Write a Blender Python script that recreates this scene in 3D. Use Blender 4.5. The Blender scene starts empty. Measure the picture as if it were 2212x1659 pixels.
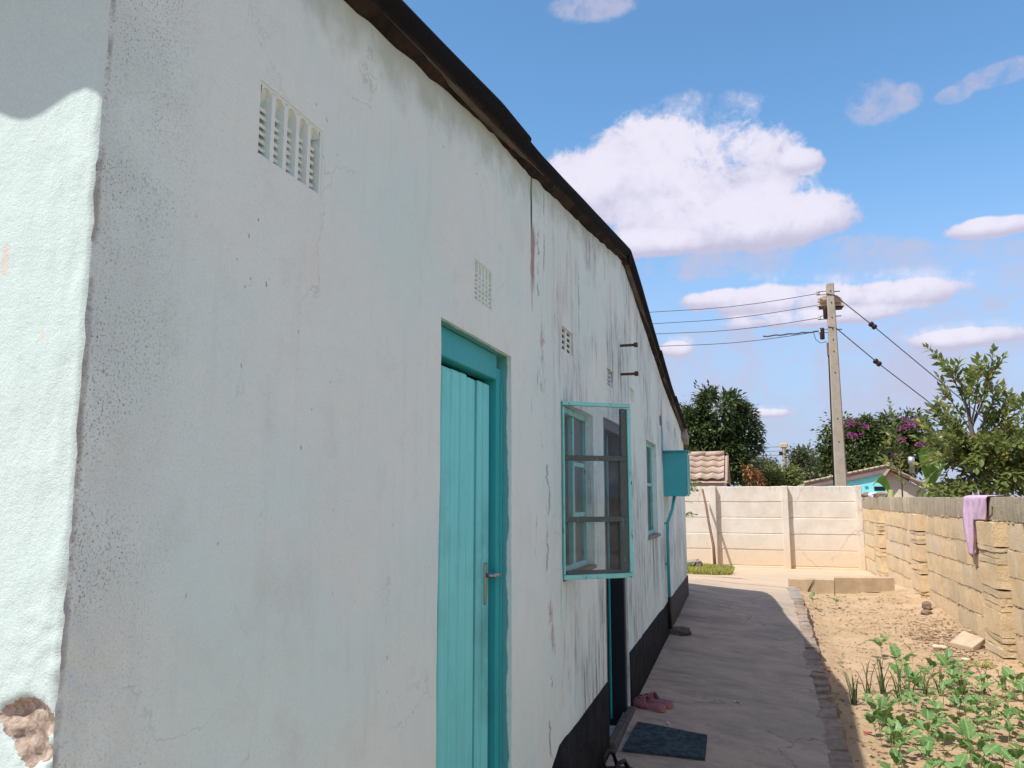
import bpy, bmesh, math, random
import numpy as np
from mathutils import Vector, Matrix, noise, Euler

random.seed(7); rng = np.random.default_rng(11)
C = bpy.context.scene.collection
SC = bpy.context.scene

# ------------------------------------------------------------------ camera
CAM = Vector((0, 0, 1.55)); PITCH, YAW = math.radians(8.1), math.radians(17.2)
cd = bpy.data.cameras.new('camera'); co = bpy.data.objects.new('camera', cd); C.objects.link(co)
co.location = CAM; co.rotation_euler = (math.pi/2 + PITCH, 0, YAW)
cd.sensor_width = 36.0; cd.lens = 1713/2212*36; cd.clip_start = 0.05; cd.clip_end = 2000
SC.camera = co
MC = Euler((math.pi/2 + PITCH, 0, YAW)).to_matrix()
def ray(x, y): return MC @ Vector(((x-1106)/1713, -(y-829.5)/1713, -1))
def at(x, y, Y):
    d = ray(x, y); return CAM + d*(Y/d.y)

# ------------------------------------------------------------------ light
SUN = Vector((1.35, 1.54, -3.12)).normalized()
SKY_STRENGTH = 0.088; SUN_STRENGTH = 2.3; EXPOSURE = 1.28
sl = bpy.data.lights.new('sun', 'SUN'); so = bpy.data.objects.new('sun', sl); C.objects.link(so)
sl.energy = SUN_STRENGTH; sl.angle = math.radians(0.53); sl.color = (1.0, 0.955, 0.88)
so.rotation_euler = SUN.to_track_quat('-Z', 'Y').to_euler()
SC.view_settings.view_transform = 'Standard'; SC.view_settings.look = 'None'
SC.view_settings.exposure = EXPOSURE; SC.view_settings.gamma = 1; SC.view_settings.use_curve_mapping = False
SC.render.engine = 'CYCLES'
try:
    SC.cycles.use_denoising = True; SC.cycles.max_bounces = 8; SC.cycles.transparent_max_bounces = 16
    SC.cycles.sample_clamp_indirect = 6
except Exception: pass

# ------------------------------------------------------------------ node helper
class G:
    def __init__(s, tree): s.t = tree; s.n = tree.nodes; s.l = tree.links
    def node(s, typ, **k):
        n = s.n.new(typ)
        for a, v in k.items(): setattr(n, a, v)
        return n
    def put(s, sock, v):
        if v is None: return
        if isinstance(v, bpy.types.NodeSocket): s.l.new(v, sock)
        else:
            try: sock.default_value = v
            except Exception: sock.default_value = (*v, 1) if len(v) == 3 else v
    def m(s, op, a, b=None, c=None, clamp=False):
        n = s.node('ShaderNodeMath', operation=op, use_clamp=clamp)
        s.put(n.inputs[0], a); s.put(n.inputs[1], b); s.put(n.inputs[2], c); return n.outputs[0]
    def mr(s, v, a, b, c=0.0, d=1.0, smooth=True):
        n = s.node('ShaderNodeMapRange', interpolation_type='SMOOTHSTEP' if smooth else 'LINEAR')
        for i, x in enumerate((v, a, b, c, d)): s.put(n.inputs[i], x)
        return n.outputs[0]
    def mix(s, f, a, b, blend='MIX'):
        n = s.node('ShaderNodeMix', data_type='RGBA', blend_type=blend)
        s.put(n.inputs[0], f); s.put(n.inputs[6], a); s.put(n.inputs[7], b); return n.outputs[2]
    def noise(s, scale, detail=4, rough=.55, vec=None, dist=0.0, out=0):
        n = s.node('ShaderNodeTexNoise'); s.put(n.inputs['Vector'], vec)
        n.inputs['Scale'].default_value = scale; n.inputs['Detail'].default_value = detail
        n.inputs['Roughness'].default_value = rough; n.inputs['Distortion'].default_value = dist
        return n.outputs[out]
    def vor(s, scale, vec=None, feature='F1', out='Distance', rnd=1.0):
        n = s.node('ShaderNodeTexVoronoi', feature=feature); s.put(n.inputs['Vector'], vec)
        n.inputs['Scale'].default_value = scale; n.inputs['Randomness'].default_value = rnd
        return n.outputs[out]
    def map(s, vec, scale=(1, 1, 1), loc=(0, 0, 0)):
        n = s.node('ShaderNodeMapping'); s.put(n.inputs[0], vec)
        n.inputs['Scale'].default_value = scale; n.inputs['Location'].default_value = loc; return n.outputs[0]
    def sep(s, vec):
        n = s.node('ShaderNodeSeparateXYZ'); s.put(n.inputs[0], vec); return n.outputs
    def comb(s, x, y, z):
        n = s.node('ShaderNodeCombineXYZ')
        for i, v in enumerate((x, y, z)): s.put(n.inputs[i], v)
        return n.outputs[0]
    def ramp(s, f, stops):
        n = s.node('ShaderNodeValToRGB'); s.put(n.inputs[0], f); e = n.color_ramp.elements
        while len(e) < len(stops): e.new(.5)
        for el, (p, c) in zip(e, stops): el.position = p; el.color = (*c, 1)
        return n.outputs[0]
    def bump(s, h, strength=.4, dist=.005, normal=None):
        n = s.node('ShaderNodeBump'); n.inputs['Strength'].default_value = strength
        n.inputs['Distance'].default_value = dist; s.put(n.inputs['Height'], h); s.put(n.inputs['Normal'], normal)
        return n.outputs[0]

def material(name, fn):
    m = bpy.data.materials.new(name); m.use_nodes = True; m.node_tree.nodes.clear()
    g = G(m.node_tree); out = g.node('ShaderNodeOutputMaterial'); fn(g, out); return m
def principled(g, out, color, rough=.85, normal=None, metal=0.0, spec=.3):
    b = g.node('ShaderNodeBsdfPrincipled'); g.put(b.inputs['Base Color'], color); g.put(b.inputs['Roughness'], rough)
    g.put(b.inputs['Metallic'], metal); g.put(b.inputs['Normal'], normal); b.inputs['Specular IOR Level'].default_value = spec
    g.l.new(b.outputs[0], out.inputs[0]); return b
def pos(g): return g.node('ShaderNodeNewGeometry').outputs['Position']
def island(g): return g.node('ShaderNodeNewGeometry').outputs['Random Per Island']
def objrand(g): return g.node('ShaderNodeObjectInfo').outputs['Random']
def objco(g): return g.node('ShaderNodeTexCoord').outputs['Object']

# ------------------------------------------------------------------ world: sky and clouds by direction
def dir_angles(x, y):
    d = ray(x, y).normalized(); return math.atan2(d.x, d.y), math.asin(d.z)
def build_world():
    w = bpy.data.worlds.new('World'); SC.world = w; w.use_nodes = True; w.node_tree.nodes.clear()
    g = G(w.node_tree); out = g.node('ShaderNodeOutputWorld')
    sky = g.node('ShaderNodeTexSky', sky_type='NISHITA'); sky.sun_disc = False
    sky.sun_elevation = math.asin(-SUN.z); sky.sun_rotation = math.atan2(-SUN.x, -SUN.y)
    sky.altitude = 1400; sky.air_density = 1.05; sky.dust_density = 1.4; sky.ozone_density = 1.6
    hs = g.node('ShaderNodeHueSaturation'); hs.inputs['Saturation'].default_value = 1.16; hs.inputs['Value'].default_value = 1.08; hs.inputs['Hue'].default_value = .492
    g.l.new(sky.outputs[0], hs.inputs['Color']); skyc = hs.outputs[0]
    d = g.node('ShaderNodeTexCoord').outputs['Generated']
    x, y, z = g.sep(d); az = g.m('ARCTAN2', x, y); el = g.m('ARCSINE', z)
    def field(lst):
        acc = None
        for (px, py, rx, ry) in lst:
            a0, e0 = dir_angles(px, py)
            ra = abs(dir_angles(px+rx, py)[0]-dir_angles(px-rx, py)[0])/2; re = abs(dir_angles(px, py-ry)[1]-dir_angles(px, py+ry)[1])/2
            u = g.m('DIVIDE', g.m('SUBTRACT', az, a0), ra); v = g.m('DIVIDE', g.m('SUBTRACT', el, e0), re)
            e = g.m('SUBTRACT', 1.0, g.m('ADD', g.m('MULTIPLY', u, u), g.m('MULTIPLY', v, v)))
            acc = e if acc is None else g.m('SMOOTH_MAX', acc, e, .35)
        return acc
    solid = [(1400, 340, 150, 95), (1480, 400, 190, 130), (1610, 360, 130, 105), (1270, 400, 110, 90), (1560, 480, 250, 62),
             (1720, 350, 60, 32), (1650, 490, 170, 55), (1400, 530, 130, 30),
             (1560, 648, 95, 24), (1690, 652, 170, 40), (1900, 642, 185, 36), (1760, 690, 190, 18),
             (2085, 730, 125, 24), (1458, 755, 38, 20), (2150, 490, 110, 24), (1660, 893, 55, 12)]
    faint = [(1930, 565, 110, 34), (1885, 222, 48, 40), (1958, 212, 30, 24), (2160, 160, 75, 22), (1275, 12, 65, 26), (2060, 205, 34, 16),
             (1520, 570, 130, 26), (1850, 830, 380, 80), (1760, 905, 200, 30), (2160, 820, 160, 60), (2000, 760, 330, 110), (1600, 790, 200, 70), (2000, 590, 260, 50), (1500, 250, 120, 40), (1780, 560, 160, 36)]
    wv = g.node('ShaderNodeVectorMath', operation='ADD'); g.put(wv.inputs[0], d)
    wn = g.node('ShaderNodeVectorMath', operation='SCALE'); g.put(wn.inputs[0], g.noise(14, 5, .6, d, out=1)); wn.inputs['Scale'].default_value = .045; g.l.new(wn.outputs[0], wv.inputs[1]); dw = wv.outputs[0]
    n1 = g.noise(8, 12, .60, dw); n2 = g.noise(24, 10, .62, dw); n3 = g.noise(60, 6, .6, dw)
    nn = g.m('ADD', g.m('ADD', g.m('MULTIPLY', n1, .50), g.m('MULTIPLY', n2, .34)), g.m('MULTIPLY', n3, .16))
    nz = g.m('MULTIPLY', g.m('SUBTRACT', nn, .5), 5.2)
    ds = g.mr(g.m('ADD', g.m('MINIMUM', g.m('MULTIPLY', field([(a, b, c*1.06, e*1.06) for a, b, c, e in solid]), 1.5), .85), g.m('MULTIPLY', nz, 1.15)), -.15, .62)
    df = g.m('MULTIPLY', g.mr(g.m('ADD', g.m('MINIMUM', g.m('MULTIPLY', field([(a, b, c*1.25, e*1.25) for a, b, c, e in faint]), 1.2), .30), g.m('MULTIPLY', nz, 1.5)), -.35, 1.15), .78)
    fup = field([(a, b-.55*e, c*1.1, e) for a, b, c, e in solid])
    # unseen cumulus over the rest of the sky, thickened to brighten the shade
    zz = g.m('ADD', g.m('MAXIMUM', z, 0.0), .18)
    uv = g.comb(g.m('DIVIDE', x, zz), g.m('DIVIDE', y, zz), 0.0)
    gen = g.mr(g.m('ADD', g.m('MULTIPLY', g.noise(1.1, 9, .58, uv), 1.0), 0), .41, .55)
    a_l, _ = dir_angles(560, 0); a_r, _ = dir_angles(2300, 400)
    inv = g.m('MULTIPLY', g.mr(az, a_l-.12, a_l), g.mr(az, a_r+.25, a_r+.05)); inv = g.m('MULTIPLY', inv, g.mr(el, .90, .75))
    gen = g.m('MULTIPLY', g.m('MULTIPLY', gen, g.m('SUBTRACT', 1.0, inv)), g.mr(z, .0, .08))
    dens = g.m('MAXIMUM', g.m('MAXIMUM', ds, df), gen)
    shade = g.m('MULTIPLY', g.mr(g.m('ADD', fup, g.m('MULTIPLY', nz, .75)), -.55, 1.05), g.mr(g.m('ADD', g.m('MULTIPLY', n2, .6), g.m('MULTIPLY', n3, .4)), .30, .55, .80, 1.0))
    ccol = g.mix(shade, (2.7, 2.6, 3.35, 1), (4.2, 4.0, 4.55, 1))
    hzf = g.mix(g.mr(el, .42, .0, .0, .92), skyc, (1.95, 2.3, 3.35, 1))
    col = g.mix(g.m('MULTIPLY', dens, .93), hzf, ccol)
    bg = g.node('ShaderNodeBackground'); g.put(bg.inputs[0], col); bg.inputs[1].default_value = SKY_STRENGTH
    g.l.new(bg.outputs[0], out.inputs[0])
    try: w.cycles.sampling_method = 'MANUAL'; w.cycles.sample_map_resolution = 1024
    except Exception: pass
build_world()

# ------------------------------------------------------------------ materials
def plaster_fn(front):
    def fn(g, out):
        p = pos(g); x, y, z = g.sep(p)
        big = g.noise(1.7, 4, .55, p); mid = g.noise(9, 5, .6, p); fine = g.noise(110, 5, .7, p); grit = g.noise(420, 2, .6, p)
        base = g.mix(g.mr(big, .38, .64), (.77, .895, .85, 1), (.70, .885, .85, 1))
        base = g.mix(g.m('MULTIPLY', g.mr(g.noise(2.6, 4, .6, g.map(p, (1, 1, .8), (3, 3, 3))), .5, .72), .55), base, (.78, .85, .81, 1))
        base = g.mix(g.m('MULTIPLY', g.mr(mid, .54, .78), .22), base, (.58, .585, .53, 1))
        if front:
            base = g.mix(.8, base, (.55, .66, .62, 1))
            for fx, fz, rx_, rz_ in ((-.942, 1.862, .006, .026), (-.868, 1.755, .003, .010)):
                q = g.m('ADD', g.m('POWER', g.m('DIVIDE', g.m('SUBTRACT', x, fx), rx_), 2.0), g.m('POWER', g.m('DIVIDE', g.m('SUBTRACT', z, fz), rz_), 2.0))
                fk = g.mr(g.m('ADD', q, g.m('MULTIPLY', g.m('SUBTRACT', g.noise(70, 4, .7, p), .5), 2.6)), 1.0, .85); base = g.mix(g.m('MULTIPLY', fk, .6), base, (.72, .54, .47, 1))
        # small dirt grains everywhere, thick on the strip beside the corner
        sp = g.mr(g.noise(260, 5, .78, p), .53, .64); near = g.mr(y, 1.02, .79) if not front else g.mr(x, -.90, -.80)
        patch = g.mr(g.noise(5, 4, .6, p), .38, .62)
        k = g.m('ADD', g.m('MULTIPLY', g.m('MULTIPLY', near, g.mr(patch, 0, 1, .35, 1)), 1.0 if not front else .1), g.m('MULTIPLY', g.mr(g.noise(3.1, 3, .6, p), .5, .75), .22))
        base = g.mix(g.m('MULTIPLY', sp, k), base, (.13, .115, .105, 1))
        if not front: base = g.mix(g.m('MULTIPLY', g.m('MULTIPLY', g.mr(y, .786, .778), g.mr(g.noise(9, 5, .7, p), .40, .55)), .7), base, (.22, .20, .17, 1))
        if not front: base = g.mix(g.m('MULTIPLY', g.m('MULTIPLY', g.mr(y, 1.0, .78), g.mr(g.noise(6, 5, .65, p), .30, .60)), .18), base, (.30, .285, .28, 1))
        # sand grain, brush marks, hairlines and weathered spots
        gr = g.noise(330, 2, .7, p); base = g.mix(g.m('MULTIPLY', g.mr(gr, .50, .72), .18), base, (.36, .37, .355, 1))
        base = g.mix(g.m('MULTIPLY', g.mr(gr, .48, .28), .25), base, (.80, .86, .83, 1))
        br = g.noise(1.0, 6, .65, g.map(p, (26, 26, 3.2))); base = g.mix(g.m('MULTIPLY', g.mr(br, .50, .72), .10), base, (.47, .46, .43, 1))
        wp = g.node('ShaderNodeVectorMath', operation='ADD'); g.put(wp.inputs[0], p); ws = g.node('ShaderNodeVectorMath', operation='SCALE'); g.put(ws.inputs[0], g.noise(5, 5, .6, p, out=1)); ws.inputs['Scale'].default_value = .30; g.l.new(ws.outputs[0], wp.inputs[1])
        hc = g.m('MULTIPLY', g.mr(g.vor(2.3, wp.outputs[0], 'DISTANCE_TO_EDGE'), .007, .001), g.mr(g.noise(1.9, 3, .5, g.map(p, (1, 1, 1), (4, 4, 4))), .52, .62))
        base = g.mix(g.m('MULTIPLY', hc, .28), base, (.30, .29, .28, 1))
        spv = g.map(p, (1, 1, .62))
        chip = None
        for sc_, th_, mul in ((12, .86, .40), (34, .82, .50), (70, .80, .60)):
            sw = g.node('ShaderNodeVectorMath', operation='ADD'); g.put(sw.inputs[0], spv); s2_ = g.node('ShaderNodeVectorMath', operation='SCALE'); g.put(s2_.inputs[0], g.noise(sc_*5, 4, .65, p, out=1)); s2_.inputs['Scale'].default_value = .42/sc_; g.l.new(s2_.outputs[0], sw.inputs[1])
            vn = g.node('ShaderNodeTexVoronoi'); g.put(vn.inputs['Vector'], sw.outputs[0]); vn.inputs['Scale'].default_value = sc_
            cr = g.sep(vn.outputs['Color'])[0]; rad = g.m('MULTIPLY', g.m('MAXIMUM', g.m('SUBTRACT', cr, th_), 0.0), mul)
            c1 = g.mr(vn.outputs['Distance'], rad, g.m('MULTIPLY', rad, .75), 0.0, 1.0, False); c1 = g.m('MULTIPLY', c1, g.mr(cr, th_, th_+.01)); c1 = g.m('MULTIPLY', c1, g.mr(g.noise(1.9, 3, .6, g.map(p, (1, 1, 1), (sc_, 8, 5))), .46, .60)); chip = c1 if chip is None else g.m('MAXIMUM', chip, c1)
        if front: chip = g.m('MULTIPLY', chip, .25)
        base = g.mix(g.m('MULTIPLY', chip, .70), base, g.mix(g.noise(8, 2, .5, p), (.11, .095, .09, 1), (.36, .27, .235, 1)))
        yst = g.m('MULTIPLY', g.mr(g.noise(2.2, 5, .62, g.map(p, (1, 1, .7), (6, 2, 1))),   .56, .74), .22); base = g.mix(yst, base, (.55, .50, .415, 1))
        stv = g.map(p, (12, 12, .75))
        if not front:
            far = g.mr(y, 2.9, 3.7)
            st2 = g.map(p, (20, 20, 2.4))
            zone = g.m('MULTIPLY', far, g.mr(g.noise(1.5, 4, .6, g.map(p, (1, 1, .8), (0, .3, .2))), .40, .58))
            st = g.m('MULTIPLY', g.mr(g.noise(1.0, 8, .74, st2), .47, .63), zone)
            base = g.mix(g.m('MULTIPLY', st, .8), base, (.16, .175, .19, 1))
            base = g.mix(g.m('MULTIPLY', zone, .16), base, (.36, .38, .40, 1))
            sl = g.m('MULTIPLY', g.mr(g.noise(15, 6, .75, g.map(p, (1, 1.6, .28), (2, 5, 0))), .645, .665), g.m('MULTIPLY', far, g.mr(g.noise(1.2, 3, .6, g.map(p, (1, 1, 1), (7, 0, 0))), .42, .56)))
            base = g.mix(g.m('MULTIPLY', sl, .8), base, (.10, .09, .095, 1))
            # sooty streak behind the meter box and rain streak under the small window
            s2 = g.m('MULTIPLY', g.mr(g.m('ABSOLUTE', g.m('SUBTRACT', y, g.m('ADD', 6.97, g.m('MULTIPLY', g.noise(4, 3, .5, p), .12)))), .12, .0), g.m('MULTIPLY', g.mr(z, 2.55, 2.1), g.mr(z, 1.75, 1.95)))
            base = g.mix(g.m('MULTIPLY', s2, .8), base, (.10, .11, .14, 1))
            s3 = g.m('MULTIPLY', g.m('MULTIPLY', g.mr(g.m('ABSOLUTE', g.m('SUBTRACT', y, 6.33)), .34, .18), g.mr(z, .65, 1.2)), g.m('MULTIPLY', g.mr(z, 1.27, 1.23), g.mr(g.noise(1.4, 6, .65, stv), .46, .60)))
            base = g.mix(g.m('MULTIPLY', s3, .9), base, (.13, .14, .18, 1))
            # old paint and bare render along the joint where the extension meets the house
            wob = g.m('MULTIPLY', g.m('SUBTRACT', g.noise(2.2, 5, .65, g.map(p, (0, 0, 1))), .5), .55)
            dj = g.m('ABSOLUTE', g.m('SUBTRACT', y, g.m('ADD', g.m('ADD', 2.93, wob), g.m('MULTIPLY', g.m('SUBTRACT', 2.6, z), .10))))
            pk = g.m('MULTIPLY', g.mr(dj, .055, .012), g.mr(g.noise(8, 5, .7, g.map(p, (1, 1, .6))), .52, .60))
            base = g.mix(g.m('MULTIPLY', pk, .75), base, (.46, .375, .375, 1))
            ck = g.m('MULTIPLY', g.mr(g.m('ABSOLUTE', g.m('SUBTRACT', dj, .006)), .007, .002), g.mr(g.noise(4, 4, .7, p), .52, .58))
            base = g.mix(g.m('MULTIPLY', ck, .7), base, (.16, .11, .12, 1))
            top = g.m('MULTIPLY', g.mr(g.m('ABSOLUTE', g.m('SUBTRACT', y, g.m('ADD', 2.83, g.m('MULTIPLY', mid, .02)))), .016, .006), g.mr(z, 2.5, 2.6))
            base = g.mix(top, base, (.03, .04, .04, 1))
            loss = g.m('MULTIPLY', g.mr(g.m('ABSOLUTE', g.m('SUBTRACT', y, g.m('ADD', 2.86, g.m('MULTIPLY', g.m('SUBTRACT', mid, .5), .07)))), .035, .02), g.m('MULTIPLY', g.mr(z, 2.62, 2.56), g.mr(z, 2.30, 2.42)))
            base = g.mix(g.m('MULTIPLY', loss, .9), base, (.38, .26, .24, 1))
            pz = g.m('MULTIPLY', g.m('MULTIPLY', g.mr(g.noise(9, 6, .72, g.map(p, (1, 2.4, .26), (9, 1, 4))), .625, .655), g.mr(y, 2.7, 2.95)), g.mr(y, 5.2, 3.8))
            base = g.mix(g.m('MULTIPLY', pz, .85), base, (.30, .21, .215, 1))
            # green growth below the verge
            rl = g.m('SUBTRACT', g.m('ADD', g.m('MULTIPLY', y, .137), 2.412), z)
            mo = g.m('MULTIPLY', g.m('MULTIPLY', g.mr(g.m('ADD', rl, g.m('MULTIPLY', g.m('SUBTRACT', mid, .5), .28)), .16, .0), g.mr(y, 5.0, 4.6)), .55)
            base = g.mix(mo, base, (.30, .34, .225, 1))
            # turquoise door paint on the reveal and soffit of the first door
            tq = g.m('MULTIPLY', g.m('MULTIPLY', g.mr(g.m('ADD', x, g.m('MULTIPLY', g.m('SUBTRACT', g.noise(6, 4, .6, p), .5), .035)), -.812, -.816), g.mr(y, 2.595, 2.585)), g.m('MULTIPLY', g.mr(y, 1.925, 1.935), g.mr(z, 2.045, 2.035)))
            base = g.mix(g.m('MULTIPLY', tq, .85), base, (.03, .38, .40, 1))
        at_ = g.node('ShaderNodeAttribute', attribute_name='chip').outputs['Fac']
        at_ = g.mr(g.m('ADD', at_, g.m('MULTIPLY', g.m('SUBTRACT', g.noise(75, 6, .7, p), .5), .9)), .56, .60)
        bare = g.mix(g.mr(g.noise(60, 6, .75, p), .38, .62), (.27, .20, .155, 1), (.56, .45, .36, 1))
        base = g.mix(at_, base, bare)
        h = g.m('ADD', g.m('ADD', g.m('MULTIPLY', fine, .5), g.m('MULTIPLY', grit, .32)), g.m('MULTIPLY', g.noise(30, 4, .6, p), .8))
        h = g.m('SUBTRACT', h, g.m('MULTIPLY', chip, .9)); h = g.m('SUBTRACT', h, g.m('MULTIPLY', at_, .8)); h = g.m('ADD', h, g.m('MULTIPLY', at_, g.noise(120, 6, .75, p)))
        nrm = g.bump(h, .42 if front else .75, .0050)
        nrm = g.bump(g.noise(3.5, 3, .5, p), .5, .02, nrm)
        principled(g, out, base, .92, nrm, spec=.2)
    return fn
M_PL = material('wall plaster', plaster_fn(False)); M_PF = material('front plaster', plaster_fn(True))

def simple(name, col, rough=.8, var=.25, scale=12, bump=.3, bd=.003, metal=0.0, spec=.3, col2=None, stretch=(1, 1, 1), lo=.35, hi=.68, fine=None, obj=True, perobj=0.0):
    def fn(g, out):
        p = objco(g) if obj else pos(g); v = g.map(p, stretch)
        n = g.noise(scale, 6, .62, v); c2 = col2 or tuple(c*(1-var) for c in col)
        c = g.mix(g.mr(n, lo, hi), (*col, 1), (*c2, 1))
        f = g.noise(scale*9, 3, .6, v); c = g.mix(g.m('MULTIPLY', g.mr(f, .45, .75), .35), c, tuple(a*.6 for a in col)+(1,))
        if perobj:
            hs = g.node('ShaderNodeHueSaturation'); g.put(hs.inputs['Color'], c)
            g.put(hs.inputs['Value'], g.mr(objrand(g), 0, 1, 1-perobj, 1+perobj, False)); g.put(hs.inputs['Saturation'], g.mr(g.m('FRACT', g.m('MULTIPLY', objrand(g), 7.3)), 0, 1, 1-perobj, 1+perobj, False)); c = hs.outputs[0]
        h = g.m('ADD', n, g.m('MULTIPLY', f, .5))
        principled(g, out, c, rough, g.bump(h, bump, bd), metal, spec)
    return material(name, fn)

def painted(name, col, chipcol=(.10, .085, .08), amount=.62, grain=(30, 30, 1.2), rough=.5, obj=False, wear=False):
    def fn(g, out):
        p = objco(g) if obj else pos(g); s = g.noise(1.6, 7, .68, g.map(p, grain)); n = g.noise(6, 5, .62, p)
        c = g.mix(g.mr(s, .3, .7), tuple(a*.93 for a in col)+(1,), tuple(min(1, a*1.05) for a in col)+(1,))
        c = g.mix(g.m('MULTIPLY', g.mr(n, .45, .75), .35), c, tuple(a*.62 for a in col)+(1,))
        if wear:
            c = g.mix(g.m('MULTIPLY', g.mr(g.noise(3, 6, .7, g.map(p, (3, 3, .7))), .50, .70), .2), c, (.28, .50, .48, 1))
            x, y, z = g.sep(p); hg = g.m('MULTIPLY', g.mr(g.m('ABSOLUTE', g.m('SUBTRACT', z, 1.22)), .45, .1), g.mr(y, 2.34, 2.48)); c = g.mix(g.m('MULTIPLY', g.m('MULTIPLY', hg, g.mr(n, .3, .6)), .5), c, (.06, .20, .20, 1))
            kv = g.node('ShaderNodeTexVoronoi'); g.put(kv.inputs['Vector'], g.map(p, (1, 1, .55))); kv.inputs['Scale'].default_value = 6.5
            kn = g.m('MULTIPLY', g.mr(g.m('ABSOLUTE', g.m('SUBTRACT', kv.outputs['Distance'], .10)), .030, .008), g.mr(g.sep(kv.outputs['Color'])[0], .62, .66)); c = g.mix(g.m('MULTIPLY', kn, .5), c, tuple(a*.4 for a in col)+(1,))
            c = g.mix(g.mr(g.noise(1.2, 5, .7, g.map(p, (90, 90, 2.5))), .70, .76), c, tuple(a*.35 for a in col)+(1,))
        chip = g.mr(g.noise(34, 6, .78, g.map(p, (1, 1, .4))), amount, amount+.03)
        c = g.mix(chip, c, (*chipcol, 1))
        principled(g, out, c, rough, g.bump(g.m('SUBTRACT', g.m('MULTIPLY', s, .6), g.m('MULTIPLY', chip, .8)), .6, .0025), spec=.35)
    return material(name, fn)
TQ = (.075, .355, .375)
M_PLANK = painted('turquoise board paint', (.19, .75, .76), (.02, .16, .18), .68, wear=True)
M_TQD = painted('turquoise frame paint', (.03, .39, .42), (.02, .10, .11), .72)
M_SASH = painted('flaking turquoise sash paint', (.27, .70, .67), (.16, .12, .10), .60, (8, 8, 8))
M_PUTTY = painted('bare sash putty', (.10, .125, .115), (.12, .30, .29), .60, (20, 20, 20), .9)
M_BOX = painted('meter box paint', (.06, .42, .46), (.16, .12, .07), .715, (2, 2, 2), .42)
M_NAVY = painted('dark blue door paint', (.010, .018, .032), (.10, .11, .12), .72)
M_DARK = simple('dark inside', (.012, .012, .014), .9)
M_INT = simple('inside wall', (.16, .15, .14), .9)
M_CONC = simple('grey concrete', (.33, .305, .265), .9, .3, 9, .5, .004, perobj=.06)
M_POLE = simple('pole concrete', (.40, .345, .275), .85, .18, 5, .3, .004)
def panel_fn(g, out):
    p = pos(g); x, y, z = g.sep(p); n = g.noise(3, 6, .62, p); f = g.noise(50, 5, .7, p)
    c = g.mix(g.mr(n, .38, .66), (.66, .605, .53, 1), (.60, .535, .45, 1))
    c = g.mix(g.m('MULTIPLY', g.mr(g.m('ADD', z, g.m('MULTIPLY', g.m('SUBTRACT', n, .5), .9)), .95, .15), .75), c, (.63, .475, .305, 1))
    c = g.mix(g.m('MULTIPLY', g.mr(f, .60, .70), .25), c, (.40, .34, .27, 1))
    c = g.mix(g.m('MULTIPLY', g.m('MULTIPLY', g.mr(z, 1.60, 1.75), g.mr(g.noise(4, 5, .7, g.map(p, (6, 6, .6))), .5, .66)), .6), c, (.30, .27, .235, 1))
    wv = g.node('ShaderNodeVectorMath', operation='ADD'); g.put(wv.inputs[0], p); wn = g.node('ShaderNodeVectorMath', operation='SCALE'); g.put(wn.inputs[0], g.noise(2.5, 5, .6, p, out=1)); wn.inputs['Scale'].default_value = .5; g.l.new(wn.outputs[0], wv.inputs[1])
    ck = g.m('MULTIPLY', g.mr(g.vor(1.15, g.map(wv.outputs[0], (1, 1, .5)), 'DISTANCE_TO_EDGE'), .013, .003), g.mr(g.noise(.9, 3, .5, p), .42, .54)); c = g.mix(g.m('MULTIPLY', ck, .5), c, (.36, .29, .21, 1))
    c = g.mix(g.m('MULTIPLY', g.mr(g.noise(10, 6, .7, p), .52, .70), .35), c, (.50, .42, .33, 1))
    principled(g, out, c, .92, g.bump(g.m('ADD', n, g.m('MULTIPLY', f, .35)), .6, .006), spec=.2)
M_PINK = material('pale concrete panel', panel_fn)
M_STEEL = simple('bright metal', (.42, .42, .43), .32, .2, 30, .1, .001, metal=1.0)
M_RUST = simple('rusty metal', (.16, .10, .065), .8, .5, 40, .4, .002, metal=.4)
M_GALV = simple('galvanised flue', (.55, .56, .58), .45, .2, 8, .1, .001, metal=.7)
M_BLACK = simple('black plastic', (.018, .017, .018), .55, .3, 30)
M_CER = simple('brown insulator glaze', (.035, .016, .018), .25, .3, 30, .05)
M_WIRE = simple('weathered wire', (.07, .065, .075), .6, .2, 30, .05)
M_LAMP = simple('lamp shell', (.55, .42, .29), .6, .1, 10, .05)
M_STICK = simple('weathered pole wood', (.24, .135, .105), .85, .35, 6, .5, .003, stretch=(4, 4, .6))
M_BARK = simple('bark', (.16, .12, .09), .9, .4, 14, .8, .01, stretch=(1, 1, .3))
M_CREAM = simple('cream wash', (.62, .54, .42), .92, .12, 3, .3, .004, obj=False)
M_TQW = simple('turquoise house paint', (.27, .78, .80), .8, .1, 4, .2, .003, obj=False)
M_FASCIA = simple('mauve fascia', (.26, .175, .165), .8, .2, 6)
M_TILE = simple('pink roof tile', (.47, .345, .26), .9, .22, 14, .5, .004, perobj=.10)
M_TILE2 = simple('beige roof tile', (.47, .375, .265), .9, .25, 5, .4, .004, obj=False)
M_ASB = simple('weathered roof sheet', (.17, .155, .14), .95, .4, 6, .6, .004, obj=False)

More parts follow.
